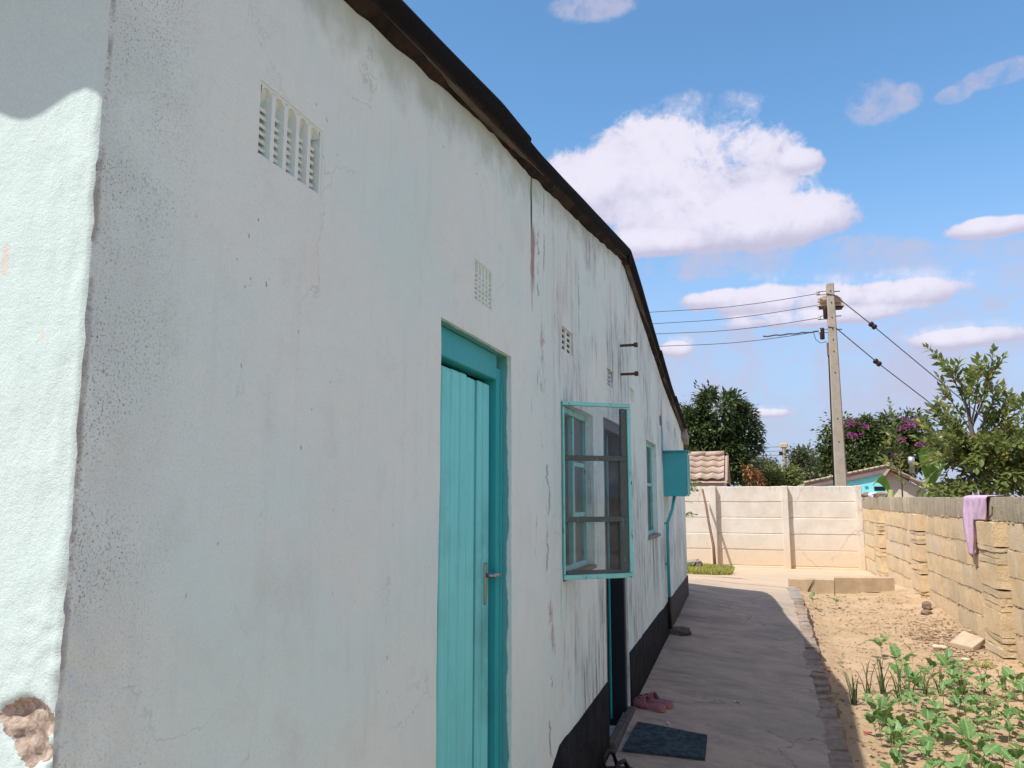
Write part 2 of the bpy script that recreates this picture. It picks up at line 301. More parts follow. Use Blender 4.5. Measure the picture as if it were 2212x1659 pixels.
def verge_fn(g, out):
    p = pos(g); n = g.noise(6, 6, .7, p); f = g.noise(70, 5, .7, p); x, y, z = g.sep(p)
    c = g.mix(g.mr(n, .38, .66), (.018, .013, .011, 1), (.056, .038, .028, 1))
    c = g.mix(g.m('MULTIPLY', g.mr(f, .5, .7), .6), c, (.016, .013, .012, 1))
    c = g.mix(g.m('MULTIPLY', g.mr(g.noise(9, 5, .7, g.map(p, (1, 1, 1), (5, 2, 1))), .62, .72), .7), c, (.13, .105, .085, 1))
    c = g.mix(g.mr(x, -.768, -.757), c, (.008, .008, .009, 1))
    principled(g, out, c, .95, g.bump(g.m('ADD', n, g.m('MULTIPLY', f, .8)), .9, .012), spec=.15)
M_VERGE = material('mossy verge capping', verge_fn)

def plinth_fn(g, out):
    p = pos(g); s = g.noise(1.2, 6, .65, g.map(p, (9, 9, 1.1))); n = g.noise(8, 5, .6, p); x, y, z = g.sep(p)
    c = g.mix(g.mr(n, .35, .7), (.008, .009, .011, 1), (.020, .020, .021, 1))
    c = g.mix(g.m('MULTIPLY', g.mr(y, 6.9, 7.6), .8), c, (.085, .078, .075, 1))
    c = g.mix(g.m('MULTIPLY', g.mr(s, .66, .70), .7), c, (.22, .23, .24, 1))
    c = g.mix(g.m('MULTIPLY', g.mr(g.noise(60, 4, .7, p), .64, .7), .5), c, (.14, .13, .12, 1))
    principled(g, out, c, .85, g.bump(g.m('ADD', n, g.noise(90, 4, .6, p)), .5, .004), spec=.12)
M_PLINTH = material('black bitumen paint', plinth_fn)

def path_fn(g, out):
    p = pos(g); x, y, z = g.sep(p)
    n = g.noise(2.2, 8, .66, g.map(p, (.8, 1.4, 1))); f = g.noise(60, 5, .7, p); b = g.noise(4, 8, .68, g.map(p, (.7, 1.5, 1), (4, 1, 0)))
    c = g.mix(g.mr(n, .38, .62), (.44, .348, .262, 1), (.345, .290, .230, 1))
    c = g.mix(g.m('MULTIPLY', g.mr(b, .46, .64), .5), c, (.245, .205, .165, 1))
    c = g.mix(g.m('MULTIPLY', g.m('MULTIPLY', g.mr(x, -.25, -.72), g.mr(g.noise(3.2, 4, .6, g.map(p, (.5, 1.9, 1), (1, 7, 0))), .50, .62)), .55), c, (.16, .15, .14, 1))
    sp = g.noise(170, 4, .75, p); c = g.mix(g.m('MULTIPLY', g.mr(sp, .54, .68), .45), c, (.20, .165, .135, 1)); c = g.mix(g.m('MULTIPLY', g.mr(sp, .44, .30), .35), c, (.56, .45, .36, 1))
    bl = g.noise(13, 7, .72, g.map(p, (.8, 1.3, 1))); c = g.mix(g.m('MULTIPLY', g.mr(bl, .52, .68), .38), c, (.215, .18, .15, 1)); c = g.mix(g.m('MULTIPLY', g.mr(bl, .46, .34), .28), c, (.52, .41, .33, 1))
    wv = g.node('ShaderNodeVectorMath', operation='ADD'); g.put(wv.inputs[0], p); wn = g.node('ShaderNodeVectorMath', operation='SCALE'); g.put(wn.inputs[0], g.noise(3, 5, .6, p, out=1)); wn.inputs['Scale'].default_value = .5; g.l.new(wn.outputs[0], wv.inputs[1])
    ck = g.m('MULTIPLY', g.mr(g.vor(1.1, wv.outputs[0], 'DISTANCE_TO_EDGE'), .010, .002), g.mr(g.noise(1.3, 3, .5, p), .46, .56)); c = g.mix(g.m('MULTIPLY', ck, .55), c, (.10, .085, .07, 1))
    c = g.mix(g.m('MULTIPLY', g.mr(f, .55, .72), .35), c, (.48, .42, .36, 1))
    c = g.mix(g.mr(y, 9.0, 12.0), c, g.mix(g.mr(n, .36, .64), (.54, .42, .30, 1), (.48, .37, .26, 1)))
    h = g.m('ADD', g.m('MULTIPLY', n, 1.2), g.m('MULTIPLY', f, .25))
    principled(g, out, c, .93, g.bump(h, .6, .012), spec=.2)
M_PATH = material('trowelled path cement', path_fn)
def soil_fn(g, out):
    p = pos(g); n = g.noise(3, 6, .62, p); f = g.noise(45, 6, .72, p); gr = g.noise(160, 3, .7, p)
    c = g.mix(g.mr(n, .35, .66), (.49, .355, .225, 1), (.42, .295, .18, 1))
    c = g.mix(g.m('MULTIPLY', g.mr(f, .52, .72), .55), c, (.35, .235, .145, 1))
    c = g.mix(g.m('MULTIPLY', g.mr(gr, .58, .70), .6), c, (.19, .13, .085, 1)); c = g.mix(g.m('MULTIPLY', g.mr(g.noise(6, 6, .7, g.map(p, (1, 1, 1), (3, 1, 0))), .52, .66), .4), c, (.31, .215, .135, 1))
    principled(g, out, c, .97, g.bump(g.m('ADD', g.m('MULTIPLY', f, .8), g.m('MULTIPLY', gr, .4)), .9, .012), spec=.1)
M_SOIL = material('dry sandy soil', soil_fn)
M_EARTH = simple('far earth', (.34, .26, .17), .97, .2, .3, .1, obj=False)
def block_fn(dark):
    def fn(g, out):
        p = pos(g); r = objrand(g); n = g.noise(9, 6, .66, p); f = g.noise(70, 5, .72, p)
        a = (.47, .405, .29, 1) if dark else (.76, .59, .37, 1); b = (.385, .335, .25, 1) if dark else (.70, .52, .31, 1)
        c = g.mix(g.mr(n, .36, .66), a, b)
        c = g.mix(g.m('MULTIPLY', g.mr(r, .72, .80), .5), c, (.66, .57, .43, 1)); c = g.mix(g.m('MULTIPLY', g.mr(r, .22, .12), .35), c, (.42, .36, .28, 1))
        c = g.mix(g.m('MULTIPLY', g.mr(f, .58, .70), .6), c, (.33, .235, .14, 1))
        c = g.mix(g.m('MULTIPLY', g.mr(g.noise(3, 6, .68, p), .48, .66), .4), c, (.46, .375, .26, 1)); c = g.mix(g.m('MULTIPLY', g.mr(g.noise(140, 3, .7, p), .58, .70), .5), c, (.26, .19, .12, 1))
        if dark: c = g.mix(g.m('MULTIPLY', g.mr(g.noise(2, 5, .65, g.map(p, (14, 14, .8))), .46, .66), .5), c, (.17, .155, .13, 1))
        principled(g, out, c, .96, g.bump(g.m('ADD', n, g.m('MULTIPLY', f, .9)), 1.0, .018), spec=.1)
    return fn
M_BLOCK = material('sandy cement block', block_fn(False)); M_COPE = material('grey coping block', block_fn(True))
M_MORTAR = simple('crumbling mortar', (.56, .42, .26), .97, .4, 22, 1.0, .015, obj=False)
M_EDGE = simple('muddy edging brick', (.37, .285, .22), .96, .4, 14, 1.0, .012, perobj=.12)

def leaf_fn(cols, trans=.25, rough=.45, spot=None):
    def fn(g, out):
        r = island(g); c = g.ramp(r, cols); n = g.noise(3, 2, .5, objco(g))
        c = g.mix(g.m('MULTIPLY', g.mr(n, .4, .7), .35), c, tuple(a*.7 for a in cols[0][1])+(1,))
        b = g.node('ShaderNodeBsdfPrincipled'); g.put(b.inputs['Base Color'], c); b.inputs['Roughness'].default_value = rough
        b.inputs['Specular IOR Level'].default_value = .45
        t = g.node('ShaderNodeBsdfTranslucent'); hs = g.node('ShaderNodeHueSaturation'); g.put(hs.inputs['Color'], c); hs.inputs['Value'].default_value = 1.5; hs.inputs['Hue'].default_value = .485
        g.l.new(hs.outputs[0], t.inputs[0])
        mx = g.node('ShaderNodeMixShader'); mx.inputs[0].default_value = trans
        g.l.new(b.outputs[0], mx.inputs[1]); g.l.new(t.outputs[0], mx.inputs[2]); g.l.new(mx.outputs[0], out.inputs[0])
    return fn
M_MANGO = material('dark tree leaves', leaf_fn([(0, (.030, .058, .018)), (.6, (.065, .105, .03)), (.9, (.13, .16, .055)), (1, (.18, .20, .09))], .22, .38))
M_LIGHTL = material('light tree leaves', leaf_fn([(0, (.10, .14, .035)), (.5, (.17, .20, .05)), (1, (.25, .25, .08))], .25))
M_GREY = material('grey green leaves', leaf_fn([(0, (.07, .095, .045)), (.5, (.12, .145, .065)), (1, (.19, .19, .10))], .25))
M_BOUG = material('bougainvillea leaves', leaf_fn([(0, (.035, .055, .015)), (.55, (.075, .11, .026)), (1, (.15, .18, .05))], .25))
M_FLOW = material('magenta bracts', leaf_fn([(0, (.24, .035, .16)), (1, (.36, .07, .25))], .4, .7))
M_GUAVA = material('fruit tree leaves', leaf_fn([(0, (.085, .13, .034)), (.5, (.15, .20, .052)), (.9, (.26, .29, .085)), (.965, (.32, .30, .07)), (1, (.48, .36, .06))], .40, .40))
M_RED = material('orange dry leaves', leaf_fn([(0, (.16, .075, .03)), (1, (.36, .17, .06))], .25, .7))
M_GRASS = material('grass blades', leaf_fn([(0, (.22, .26, .05)), (1, (.48, .46, .14))], .25, .6))
def kale_fn(g, out):
    p = objco(g); x, y, z = g.sep(p); r = objrand(g)
    c = g.mix(r, (.095, .215, .055, 1), (.175, .315, .095, 1))
    vein = g.mr(g.m('ABSOLUTE', x), .055, .02); side = g.mr(g.m('ABSOLUTE', g.m('SUBTRACT', g.m('FRACT', g.m('MULTIPLY', g.m('SUBTRACT', y, g.m('MULTIPLY', g.m('ABSOLUTE', x), .6)), 7)), .5)), .10, .03)
    c = g.mix(g.m('MULTIPLY', vein, .65), c, (.33, .42, .20, 1)); c = g.mix(g.m('MULTIPLY', side, .3), c, (.26, .36, .16, 1))
    c = g.mix(g.m('MULTIPLY', g.mr(g.noise(6, 4, .6, p), .5, .7), .25), c, (.07, .13, .04, 1))
    b = g.node('ShaderNodeBsdfPrincipled'); g.put(b.inputs['Base Color'], c); b.inputs['Roughness'].default_value = .5
    t = g.node('ShaderNodeBsdfTranslucent'); g.put(t.inputs[0], g.mix(.5, c, (.2, .36, .05, 1)))
    mx = g.node('ShaderNodeMixShader'); mx.inputs[0].default_value = .28
    g.l.new(b.outputs[0], mx.inputs[1]); g.l.new(t.outputs[0], mx.inputs[2]); g.l.new(mx.outputs[0], out.inputs[0])
M_KALE = material('kale leaf', kale_fn)
M_STEM = simple('pale green stem', (.30, .33, .11), .6, .25, 20)
M_ONION = material('onion leaf', leaf_fn([(0, (.05, .11, .05)), (.8, (.11, .17, .07)), (1, (.26, .21, .10))], .15, .5))
M_BANANA = material('banana leaf', leaf_fn([(0, (.10, .22, .03)), (1, (.16, .30, .05))], .35, .4))
M_LITTER = material('dry litter', leaf_fn([(0, (.10, .065, .035)), (.5, (.24, .155, .085)), (1, (.42, .31, .19))], .1, .9))
M_CLOTH = simple('mauve towel', (.60, .42, .56), .95, .12, 40, .5, .004)
def mat_fn(g, out):
    p = objco(g); n = g.noise(26, 4, .7, p); f = g.noise(240, 3, .6, p)
    c = g.mix(g.mr(n, .40, .62), (.026, .044, .054, 1), (.062, .092, .102, 1)); c = g.mix(g.m('MULTIPLY', g.mr(f, .55, .7), .5), c, (.11, .155, .17, 1))
    principled(g, out, c, .95, g.bump(f, .8, .004), spec=.1)
M_MAT = material('felt doormat', mat_fn)
M_SAND = simple('dusty pink rubber', (.36, .15, .17), .7, .25, 14, .3, .002)
M_SOLE = simple('scuffed sole', (.38, .185, .12), .8, .35, 18, .3, .002)
M_BUCK = simple('dark strap print', (.035, .018, .035), .5)
M_WHITE = simple('white scrap', (.75, .72, .66), .8, .15, 30)
M_CURT = simple('mauve curtain', (.34, .28, .34), .9, .3, 6, .3, stretch=(3, 3, .3))
M_COB = simple('bleached cob', (.66, .55, .40), .9, .2, 30, .6, .003)
M_YEL = simple('yellow wrapper', (.65, .40, .05), .5, .2, 20); M_REDP = simple('red wrapper', (.55, .05, .06), .4, .3, 20)
M_BLUE = simple('blue striped bag', (.60, .64, .72), .6, .3, 3, .4, .01, col2=(.08, .16, .42), lo=.52, hi=.56)
M_RUBBLE = simple('brown rubble', (.26, .18, .135), .95, .4, 12, .8, .02)
def glass_fn(g, out):
    tr = g.node('ShaderNodeBsdfTransparent'); tr.inputs[0].default_value = (.86, .90, .91, 1)
    gl = g.node('ShaderNodeBsdfGlossy'); gl.inputs['Roughness'].default_value = .015
    df = g.node('ShaderNodeBsdfDiffuse'); df.inputs[0].default_value = (.45, .48, .50, 1)
    fr = g.node('ShaderNodeFresnel'); fr.inputs[0].default_value = 1.5
    a = g.node('ShaderNodeMixShader'); g.put(a.inputs[0], g.m('MULTIPLY', fr.outputs[0], .55)); g.l.new(tr.outputs[0], a.inputs[1]); g.l.new(gl.outputs[0], a.inputs[2])
    b = g.node('ShaderNodeMixShader'); g.put(b.inputs[0], g.mr(g.noise(7, 6, .7, pos(g)), .4, .85, .03, .16)); g.l.new(a.outputs[0], b.inputs[1]); g.l.new(df.outputs[0], b.inputs[2])
    g.l.new(b.outputs[0], out.inputs[0])
M_GLASS = material('dusty window glass', glass_fn)

# ------------------------------------------------------------------ mesh helpers
ORI = {}
def link(o, parent=None):
    C.objects.link(o)
    if parent is not None: o.parent = parent
    return o
def tag(o, label=None, cat=None, group=None, kind=None):
    if label: o['label'] = label
    if cat: o['category'] = cat
    if group: o['group'] = group
    if kind: o['kind'] = kind
    return o
def thing(name, label, cat, loc, group=None, rz=0):
    o = bpy.data.objects.new(name, None); o.location = loc; o.rotation_euler = (0, 0, rz); o.empty_display_size = .1
    ORI[o] = Vector(loc); link(o); return tag(o, label, cat, group)
class MB:
    def __init__(s): s.v = []; s.f = []
    def add(s, vs, fs):
        k = len(s.v); s.v += [tuple(v) for v in vs]; s.f += [tuple(i+k for i in f) for f in fs]
    def box(s, c, d, rot=None, taper=1.0, jit=0.0):
        hx, hy, hz = d[0]/2, d[1]/2, d[2]/2; P = []
        for z, t in ((-hz, 1.0), (hz, taper)):
            for x, y in ((-hx, -hy), (hx, -hy), (hx, hy), (-hx, hy)):
                v = Vector((x*t, y*t, z)) + Vector((random.uniform(-jit, jit), random.uniform(-jit, jit), random.uniform(-jit, jit)))
                if rot is not None: v = rot @ v
                P.append(Vector(c)+v)
        s.add(P, [(0, 3, 2, 1), (4, 5, 6, 7), (0, 1, 5, 4), (1, 2, 6, 5), (2, 3, 7, 6), (3, 0, 4, 7)])
    def tube(s, pts, rad, n=6, cap=True):
        pts = [Vector(p) for p in pts]; m = len(pts)
        if not hasattr(rad, '__len__'): rad = [rad]*m
        P = []; up = Vector((0, 0, 1))
        for i, p in enumerate(pts):
            t = (pts[min(i+1, m-1)]-pts[max(i-1, 0)]).normalized()
            a = t.cross(up if abs(t.z) < .9 else Vector((1, 0, 0))).normalized(); b = t.cross(a)
            for k in range(n):
                an = 2*math.pi*k/n; P.append(p+(a*math.cos(an)+b*math.sin(an))*rad[i])
        F = [(i*n+k, i*n+(k+1) % n, (i+1)*n+(k+1) % n, (i+1)*n+k) for i in range(m-1) for k in range(n)]
        if cap: F += [tuple(range(n))[::-1], tuple((m-1)*n+k for k in range(n))]
        s.add(P, F)
    def grid(s, P, nu, nv):
        s.add(P, [(i*nv+j, (i+1)*nv+j, (i+1)*nv+j+1, i*nv+j+1) for i in range(nu-1) for j in range(nv-1)])
    def lathe(s, c, prof, n=12, axis=Vector((0, 0, 1))):
        q = Vector((0, 0, 1)).rotation_difference(axis); P = []
        for r, z in prof:
            for k in range(n):
                a = 2*math.pi*k/n; P.append(Vector(c)+q @ Vector((r*math.cos(a), r*math.sin(a), z)))
        m = len(prof)
        s.add(P, [(i*n+k, i*n+(k+1) % n, (i+1)*n+(k+1) % n, (i+1)*n+k) for i in range(m-1) for k in range(n)] + [tuple(range(n))[::-1], tuple((m-1)*n+k for k in range(n))])
    def build(s, name, mat, parent=None, smooth=False, bevel=0.0, local=False, seg=1):
        off = ORI.get(parent, Vector((0, 0, 0))) if parent is not None and not local else Vector((0, 0, 0))
        me = bpy.data.meshes.new(name); me.from_pydata([(v[0]-off.x, v[1]-off.y, v[2]-off.z) for v in s.v], [], s.f)
        if bevel:
            b = bmesh.new(); b.from_mesh(me); bmesh.ops.remove_doubles(b, verts=b.verts, dist=1e-6)
            bmesh.ops.bevel(b, geom=b.edges[:], offset=bevel, segments=seg, affect='EDGES', profile=.5); b.to_mesh(me); b.free()
        me.update()
        if mat is not None: me.materials.append(mat)
        if smooth: me.polygons.foreach_set('use_smooth', [True]*len(me.polygons))
        o = bpy.data.objects.new(name, me); link(o, parent)
        if parent is not None and not local: ORI[o] = off
        return o
def nz(p, s, seed=0.0): return noise.noise(Vector(p)*s + Vector((seed, seed*1.7, seed*.6)))
def lump(c, r, seed, sub=2, amp=.3, flat=1.0):
    bm = bmesh.new(); bmesh.ops.create_icosphere(bm, subdivisions=sub, radius=1.0)
    vs = []
    for v in bm.verts:
        d = 1 + amp*noise.noise(v.co*1.5+Vector((seed, seed*2, 0))) + amp*.5*noise.noise(v.co*3.7+Vector((seed, 0, 5)))
        vs.append(Vector((v.co.x*r[0]*d+c[0], v.co.y*r[1]*d+c[1], v.co.z*r[2]*d*flat+c[2])))
    fs = [tuple(v.index for v in f.verts) for f in bm.faces]; bm.free(); return vs, fs

# ------------------------------------------------------------------ ground levels
def pz(x, y):
    a = .03+.05*min(y, 9.5) - .088*(min(max(x, -1.6), .6)+.8)
    if y > 9.3:
        t = min((y-9.3)/7.0, 1.0); t = t*t*(3-2*t); a = a*(1-t) + (.19)*t
    return a + .008*nz((x, y, 0), 1.3) + .004*nz((x, y, 3), 4)
def sz(x, y):
    z = .125+.033*(y-6.9) + .016*nz((x, y, 0), 2.2) + .014*nz((x, y, 1), 7) + .008*nz((x, y, 2), 19)
    e = max(0, .62-x)/.25; z += .07*min(e, 1)*(1+.5*nz((x, y, 5), 5))
    if y > 10.4: z += (.05+.05*max(0, x-1.0))*min((y-10.4)/.8, 1)
    if x > 1.55: z += .05*min((x-1.55)/.3, 1)
    return z
def surf(name, fn, xs, ys, mat, keep=None, parent=None):
    vs = [(x, y, fn(x, y)) for x in xs for y in ys]; n = len(ys)
    fs = [(i*n+j, (i+1)*n+j, (i+1)*n+j+1, i*n+j+1) for i in range(len(xs)-1) for j in range(n-1) if keep is None or keep((xs[i]+xs[i+1])/2, (ys[j]+ys[j+1])/2)]
    mb = MB(); mb.v = vs; mb.f = fs; o = mb.build(name, mat, parent, True); tag(o, kind='structure'); return o
fr = lambda a, b, s: list(np.linspace(a, b, max(2, int(round((b-a)/s))+1)))
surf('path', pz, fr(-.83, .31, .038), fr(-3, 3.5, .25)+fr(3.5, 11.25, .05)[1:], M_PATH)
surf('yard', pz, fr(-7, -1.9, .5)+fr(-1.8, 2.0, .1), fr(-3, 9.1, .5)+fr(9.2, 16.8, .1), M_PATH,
     lambda x, y: (x < -.83 and (y < .75 or y > 9.12)) or (y > 11.25 and x < 1.95))
surf('soil', sz, fr(.30, 2.1, .024), fr(-3, 4.4, .3)+fr(4.43, 11.4, .026), M_SOIL)
mb = MB(); mb.add([(-400, -400, -.35), (400, -400, -.35), (400, 600, -.35), (-400, 600, -.35)], [(0, 1, 2, 3)])
tag(mb.build('ground', M_EARTH), kind='structure')

# ------------------------------------------------------------------ the house
WX, FY = -.80, .775
RL = [(-.2, 2.40), (.5, 2.485), (1.39, 2.603), (2.3, 2.745), (2.82, 2.795), (5.02, 3.085), (5.52, 2.985), (6.15, 2.825), (6.83, 2.665), (7.44, 2.525), (8.59, 2.34), (9.3, 2.195), (10.5, 1.93)]
def rl(y): return float(np.interp(y, [a for a, b in RL], [b for a, b in RL]))
house = thing('house', 'long white plastered house with turquoise door and dark mossy roof verge', 'house', (WX, FY, 0))
BACK_Y, LEFT_X = 9.12, -7.0
HOLES = {  # y0, y1, z0, z1, depth
    'door': (1.94, 2.578, .0, 2.03, .06), 'win': (3.295, 3.985, 1.205, 1.96, .10), 'dark': (4.27, 4.98, .20, 1.985, .14),
    'win2': (5.985, 6.60, 1.245, 1.975, .11), 'v1': (1.105, 1.315, 2.132, 2.270, .07), 'v2': (2.205, 2.372, 2.138, 2.272, .05),
    'v3': (3.33, 3.54, 2.195, 2.300, .06), 'v4': (4.40, 4.585, 2.18, 2.278, .06), 'v5': (5.25, 5.44, 2.19, 2.275, .06),
    'v6': (6.84, 7.0, 2.165, 2.25, .05), 'v7': (7.45, 7.63, 2.165, 2.25, .05), 'v8': (8.12, 8.28, 2.155, 2.24, .05)}
def lines(a, b, step, extra, fine=()):
    L = list(np.arange(a, b, step)) + [b] + list(fine); L = sorted(set(round(v, 4) for v in L))
    ex = sorted(set(round(e, 4) for e in extra)); L = [v for v in L if all(abs(v-e) > step*.35 for e in ex) or v in ex]
    if round(a, 4) not in L and round(a, 4) not in ex: L.append(round(a, 4))
    if round(b, 4) not in L and round(b, 4) not in ex: L.append(round(b, 4))
    return sorted(set(L+ex))
def wob(p, k=1.0):
    e = math.exp(-max(0, max(p[1]-FY, WX-p[0])-.02)/.05)
    v = noise.noise_vector(Vector(p)*9)*.0014 + noise.noise_vector(Vector(p)*1.6)*.004
    w = (noise.noise_vector(Vector(p)*14)*.0012+noise.noise_vector(Vector(p)*60)*.0028)*e
    return Vector(p)+v*k+w
def round_corner(p, r=.010):
    x, y, z = p; dx, dy = WX-x, y-FY
    if dx < 1e-6 and dy < r: a = math.pi/4*(1-dy/r); return (WX-r+r*math.cos(a), FY+r-r*math.sin(a), z)
    if dy < 1e-6 and dx < r: a = math.pi/4*(1+dx/r); return (WX-r+r*math.cos(a), FY+r-r*math.sin(a), z)
    return p
def chipmask(x, z):
    m = -1
    q = ((x+.840)/.050)**2+((z-1.278)/.052)**2; m = max(m, .55-q*.9+.7*noise.noise(Vector((x*26, z*26, 3)))+.3*noise.noise(Vector((x*70, z*70, 9))))
    return max(0., min(1., .5+m*1.4))
ys = lines(FY, BACK_Y, .06, [h[0] for h in HOLES.values()]+[h[1] for h in HOLES.values()], np.arange(FY, FY+.06, .006))
FINE = [float(v) for v in list(np.arange(-.1, 1.15, .06))+list(np.arange(1.15, 1.42, .006))+list(np.arange(1.42, 2.6, .03))]
zs = lines(-.1, 3.3, .055, [h[2] for h in HOLES.values()]+[h[3] for h in HOLES.values()])
zs = sorted(set(zs+[round(v, 4) for v in FINE if all(abs(v-q) > .0028 for q in zs)]))
bm = bmesh.new(); vt = {}
def gv(i, j):
    if (i, j) not in vt: vt[(i, j)] = bm.verts.new((WX, ys[i], zs[j]))
    return vt[(i, j)]
def inhole(y, z):
    for k, h in HOLES.items():
        if h[0] < y < h[1] and h[2] < z < h[3]: return k
for i in range(len(ys)-1):
    for j in range(len(zs)-1):
        if inhole((ys[i]+ys[i+1])/2, (zs[j]+zs[j+1])/2): continue
        bm.faces.new((gv(i, j), gv(i+1, j), gv(i+1, j+1), gv(i, j+1)))
RIDGE = (WX, 5.02, 3.16)
for no in (Vector((0, -.134, 1)), Vector((0, .232, 1))):
    bmesh.ops.bisect_plane(bm, geom=bm.verts[:]+bm.edges[:]+bm.faces[:], plane_co=RIDGE, plane_no=no.normalized(), clear_outer=True)
bm.edges.ensure_lookup_table()
for k, h in HOLES.items():
    es = []
    for e in bm.edges:
        if len(e.link_faces) == 1:
            a, b = e.verts[0].co, e.verts[1].co; ok = lambda c: h[0]-1e-3 < c.y < h[1]+1e-3 and h[2]-1e-3 < c.z < h[3]+1e-3 and c.x > WX-1e-3
            if ok(a) and ok(b): es.append(e)
    if es:
        r = bmesh.ops.extrude_edge_only(bm, edges=es)
        for v in r['geom']:
            if isinstance(v, bmesh.types.BMVert): v.co.x = WX-h[4]-.06
for v in bm.verts:
    p = (v.co.x, v.co.y, v.co.z)
    if v.co.x > WX-.025: v.co = wob(round_corner(p))
bmesh.ops.recalc_face_normals(bm, faces=bm.faces[:])
me = bpy.data.meshes.new('gable_wall'); bm.to_mesh(me); bm.free()
for v in me.vertices: v.co -= ORI[house]
me.materials.append(M_PL); me.polygons.foreach_set('use_smooth', [True]*len(me.polygons))
me.set_sharp_from_angle(angle=math.radians(50))
gable = bpy.data.objects.new('gable_wall', me); link(gable, house)
# front wall, facing the sun
xs = sorted(set([round(v, 4) for v in list(np.arange(-7, -1.3, .3))+list(np.arange(-1.3, -.95, .03))+list(np.arange(-.95, -.80, .006))+[-.80]]))
zf = [z for z in zs if z < 2.56]
bm = bmesh.new(); g2 = [[bm.verts.new((x, FY, z)) for z in zf] for x in xs]
for i in range(len(xs)-1):
    for j in range(len(zf)-1): bm.faces.new((g2[i][j], g2[i+1][j], g2[i+1][j+1], g2[i][j+1]))
chips = []
for i, x in enumerate(xs):
    for j, z in enumerate(zf):
        c = chipmask(x, z); chips.append(c)
        p = wob(round_corner((x, FY, z))) if x > -1.3 else Vector((x, FY, z))
        c2_ = max(0, (c-.5)*2); p.y += c2_*(.009+.005*noise.noise(Vector((x*60, 0, z*60))))
        
        g2[i][j].co = p
bm.verts.index_update(); bmesh.ops.recalc_face_normals(bm, faces=bm.faces[:])
me = bpy.data.meshes.new('front_wall'); bm.to_mesh(me); bm.free()
at_ = me.attributes.new('chip', 'FLOAT', 'POINT'); at_.data.foreach_set('value', chips)
for v in me.vertices: v.co -= ORI[house]
me.materials.append(M_PF); me.polygons.foreach_set('use_smooth', [True]*len(me.polygons))
link(bpy.data.objects.new('front_wall', me), house)
for nm, (a, b) in {'rear_wall': ((LEFT_X, BACK_Y-.1), (WX-.012, BACK_Y)), 'side_wall': ((LEFT_X-.1, FY), (LEFT_X, BACK_Y))}.items():
    mb = MB(); mb.box(((a[0]+b[0])/2, (a[1]+b[1])/2, 1.05), (abs(b[0]-a[0]), abs(b[1]-a[1]), 2.3)); mb.build(nm, M_PL, house)
# rooms: partition walls and floor so that the openings look into real dark rooms
mb = MB(); mb.box((-2.9, 3.06, 1.25), (4.0, .1, 2.5)); mb.box((-2.9, 4.14, 1.25), (4.0, .1, 2.5)); mb.box((-2.9, 5.5, 1.25), (4.0, .1, 2.5)); mb.box((-3.4, 4.3, 1.25), (.1, 2.4, 2.5)); mb.box((-3.9, 5, .12), (6.0, 8.2, .1)); mb.box((-3.9, 5.0, 2.30), (5.7, 7.6, .03))
mb.build('partition_wall', M_INT, house)

# plinth, 7 mm proud of the plaster
def plinth_top(y): return .576+.0199*(y-3.156)+.010*nz((0, y, 0), 2.4)+.004*nz((0, y, 0), 11)
for a, b in ((3.10, 4.255), (4.995, BACK_Y)):
    mb = MB(); yy = fr(a, b, .03); P = []
    for y in yy:
        t = plinth_top(y) - (.05*max(0, (.12-(y-3.10))/.12) if a < 4 else 0)
        for x, z in ((WX-.01, t), (WX+.008, t-.004), (WX+.0115, .02+.05*y-.12), (WX-.01, .02+.05*y-.12)): P.append((x+.002*nz((0, y, z), 9), y, z))
    mb.grid(P, len(yy), 4); mb.build('plinth', M_PLINTH, house, True)

# roof: corrugated sheets, one per bay and slope
roof = bpy.data.objects.new('roof', None); link(roof, house); ORI[roof] = ORI[house]
def sheetz(x, y): return rl(y)+.022+.014*math.cos(2*math.pi*(x+.859)/.174)
x1 = -.765; pit = .174
for k in range(6):
    xa, xb = x1-(k+1)*6*pit-.02, x1-k*6*pit
    for (ya, yb, dz) in ((.555, 2.9, 0), (2.82, 5.06, .012), (4.98, 7.2, 0.0), (7.1, 9.36, -.012)):
        mb = MB(); xx = fr(xa, xb, pit/10); yy = [ya, (ya+yb)/2, yb]
        up = [(x, y, sheetz(x, y)+dz+.006+.002*(k % 2)) for x in xx for y in yy]; n = len(up)
        mb.grid(up, len(xx), 3); mb.grid([(x, y, z-.007) for x, y, z in up], len(xx), 3)
        for i in range(len(xx)-1):
            for j in (0, 2): mb.f.append((i*3+j, (i+1)*3+j, n+(i+1)*3+j, n+i*3+j))
        mb.build('roof_sheet', M_ASB, roof, True)
# mossy verge capping in overlapping lengths
PROF = [(-.90, .030), (-.83, .008), (-.803, -.012), (-.790, -.008), (-.776, .004), (-.763, .019), (-.754, .036), (-.750, .050), (-.755, .061), (-.775, .067), (-.95, .070)]
for q, (a, b) in enumerate(((.545, 2.62), (2.56, 5.05), (4.98, 6.75), (6.66, 7.95), (7.85, 9.02))):
    mb = MB(); yy = fr(a, b, .05); P = []
    for y in yy:
        o = .004+.010*((y-a)/(b-a) if a < 4.5 else 1-(y-a)/(b-a)); yq = min(max(y, .4), 9.3)
        for i, (x, z) in enumerate(PROF):
            w = (.003 if i < 6 else .0008)*nz((x, y, q), 3)+(.002 if i < 6 else .0)*nz((x, y, q), 15); edge = (.010*nz((0, y, q), 9)+.006*nz((0, y, q), 26)) if i in (2, 3) else 0
            P.append((x+(o if i > 3 else 0)+w, y, rl(yq)+z+w+edge+(o*.6 if i > 2 else 0)))
    mb.grid(P, len(yy), len(PROF))
    mb.f += [tuple(range(len(PROF))), tuple((len(yy)-1)*len(PROF)+i for i in range(len(PROF)))[::-1]]
    mb.build('verge_capping', M_VERGE, roof, True)
